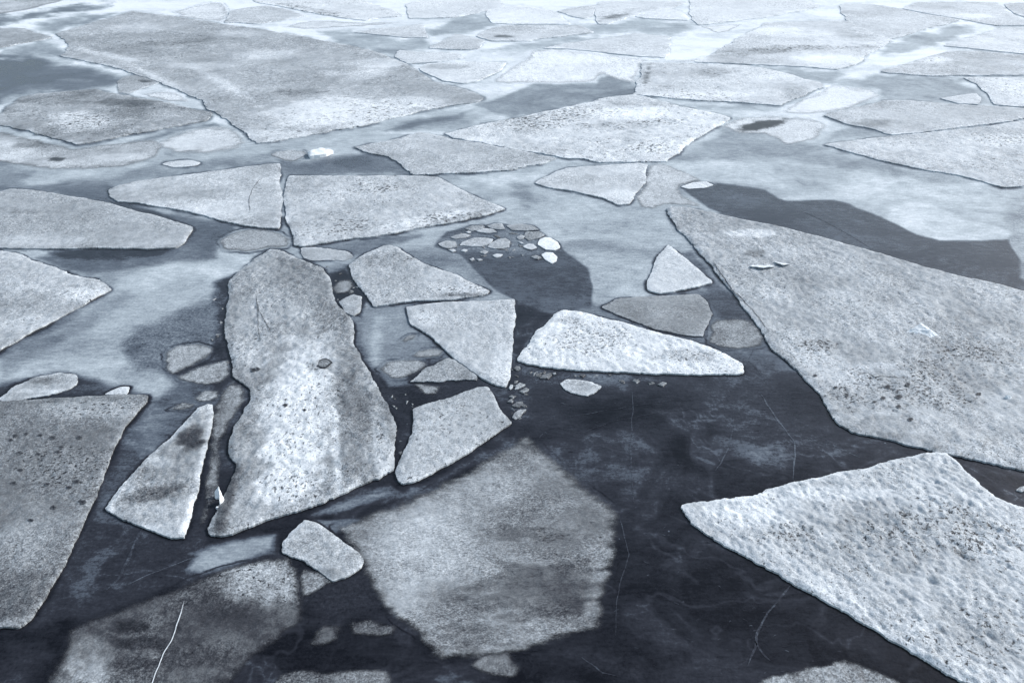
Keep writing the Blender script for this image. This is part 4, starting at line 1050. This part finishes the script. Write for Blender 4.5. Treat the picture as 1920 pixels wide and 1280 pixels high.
# the open seam of dark water round each floe
seamn = fbm(WX * 1.7, WY * 1.7, 77, 4)
for poly, sm, step in FOOT:
    mx, my = poly.min(0), poly.max(0)
    i = np.nonzero((PX > mx[0] - 16) & (PX < my[0] + 16) & (PY > mx[1] - 12) & (PY < my[1] + 12))[0]
    if not len(i):
        continue
    pl = [tuple(q) for q in (poly)]
    dd = dist(PX[i], PY[i] * 1.5, np.array(pl) * (1, 1.5))
    wd = sm * (2.0 + 9.0 * np.clip(seamn[i] - .38, 0, 1) * np.interp(PY[i], [0, 300, 800], [.5, .9, 1.3]))
    w = (1 - sstep(wd * .45, wd * 1.2 + 3.2, dd)) * np.clip(.40 + .33 * sm + (seamn[i] - .5) * 3.2, 0, 1) * np.interp(PY[i], [0, 200, 400], [.55, .8, 1])
    tgt = np.minimum(frost[i], np.interp(PY[i], [0, 200, 400, 700], [.64, .34, .14, .03]))  # distant seams painted paler, imitating haze in the frost value
    frost[i] += (tgt - frost[i]) * w
frost = np.clip(frost, 0, 1)
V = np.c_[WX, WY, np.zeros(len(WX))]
ii = (np.arange(NY - 1)[:, None] * NX + np.arange(NX - 1)[None, :]).ravel()
F = np.stack([ii, ii + NX, ii + NX + 1, ii + 1], 1)
# healed cracks in the new ice: thin pale strips belonging to the water's skin
for k, (fv, wd, pts) in enumerate([
    (.30, .030, [(1425, 736), (1440, 760), (1462, 792), (1480, 815), (1490, 828), (1491, 850), (1489, 875), (1486, 900)]),
    (.22, .020, [(1490, 826), (1515, 820), (1535, 830), (1560, 834), (1590, 848), (1612, 858)]),
    (.18, .016, [(1418, 640), (1404, 676), (1425, 700), (1442, 724)]),
    (.17, .016, [(1184, 722), (1187, 760), (1184, 800), (1182, 850), (1186, 890), (1186, 940)]),
    (.20, .020, [(1376, 760), (1375, 800), (1368, 838), (1352, 868), (1338, 885)]),
    (.17, .030, [(1486, 1094), (1462, 1122), (1440, 1150), (1420, 1185), (1416, 1215), (1402, 1250)]),
    (.14, .03, [(1416, 1200), (1430, 1225), (1446, 1240)]),
    (.18, .05, [(268, 990), (252, 1020), (240, 1050), (222, 1085), (195, 1108)]),
    (.26, .018, [(232, 1098), (275, 1080), (320, 1062), (360, 1046), (376, 1040)]),
    (.15, .014, [(1160, 960), (1180, 1040), (1165, 1090), (1156, 1130), (1155, 1190)]),
    (.02, .018, [(1488, 392), (1515, 401), (1550, 417), (1590, 439), (1612, 453), (1640, 470)]),
    (.17, .020, [(1090, 1232), (1110, 1245), (1130, 1260), (1160, 1268)]),
    (.13, .014, [(1040, 800), (1090, 812), (1150, 790), (1250, 770), (1330, 764), (1400, 752)]),
    (.16, .012, [(1060, 782), (1110, 774), (1180, 762), (1260, 750), (1300, 752)]),
]):
    v, f = ribbon(pts, wd, .004, k + 30)
    F = np.concatenate([F, f + len(V)])
    V = np.concatenate([V, v])
    frost = np.concatenate([frost, np.full(len(v), fv + (.05 if fv > .1 else 0))])
    grain = np.concatenate([grain, np.full(len(v), .5)])
# crackled flecks of rime in the black ice
rng = np.random.default_rng(5)
for k in range(260):
    px, py = rng.uniform(980, 1640), rng.uniform(735, 1275)
    L, a = rng.uniform(4, 15), rng.normal(-.05, .3)
    if py > 960 and px < 1150:
        continue
    v, f = ribbon([(px, py), (px + L * math.cos(a) * .5, py + L * math.sin(a) * .5 - 1), (px + L * math.cos(a), py + L * math.sin(a))], rng.uniform(.006, .018), .003, 400 + k)
    F = np.concatenate([F, f + len(V)])
    V = np.concatenate([V, v])
    frost = np.concatenate([frost, np.full(len(v), rng.uniform(.08, .24))])
    grain = np.concatenate([grain, np.full(len(v), .5)])
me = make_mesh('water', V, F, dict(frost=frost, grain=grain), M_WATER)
link('water', me, kind='structure', label='dark water skinned over with thin grey new ice')
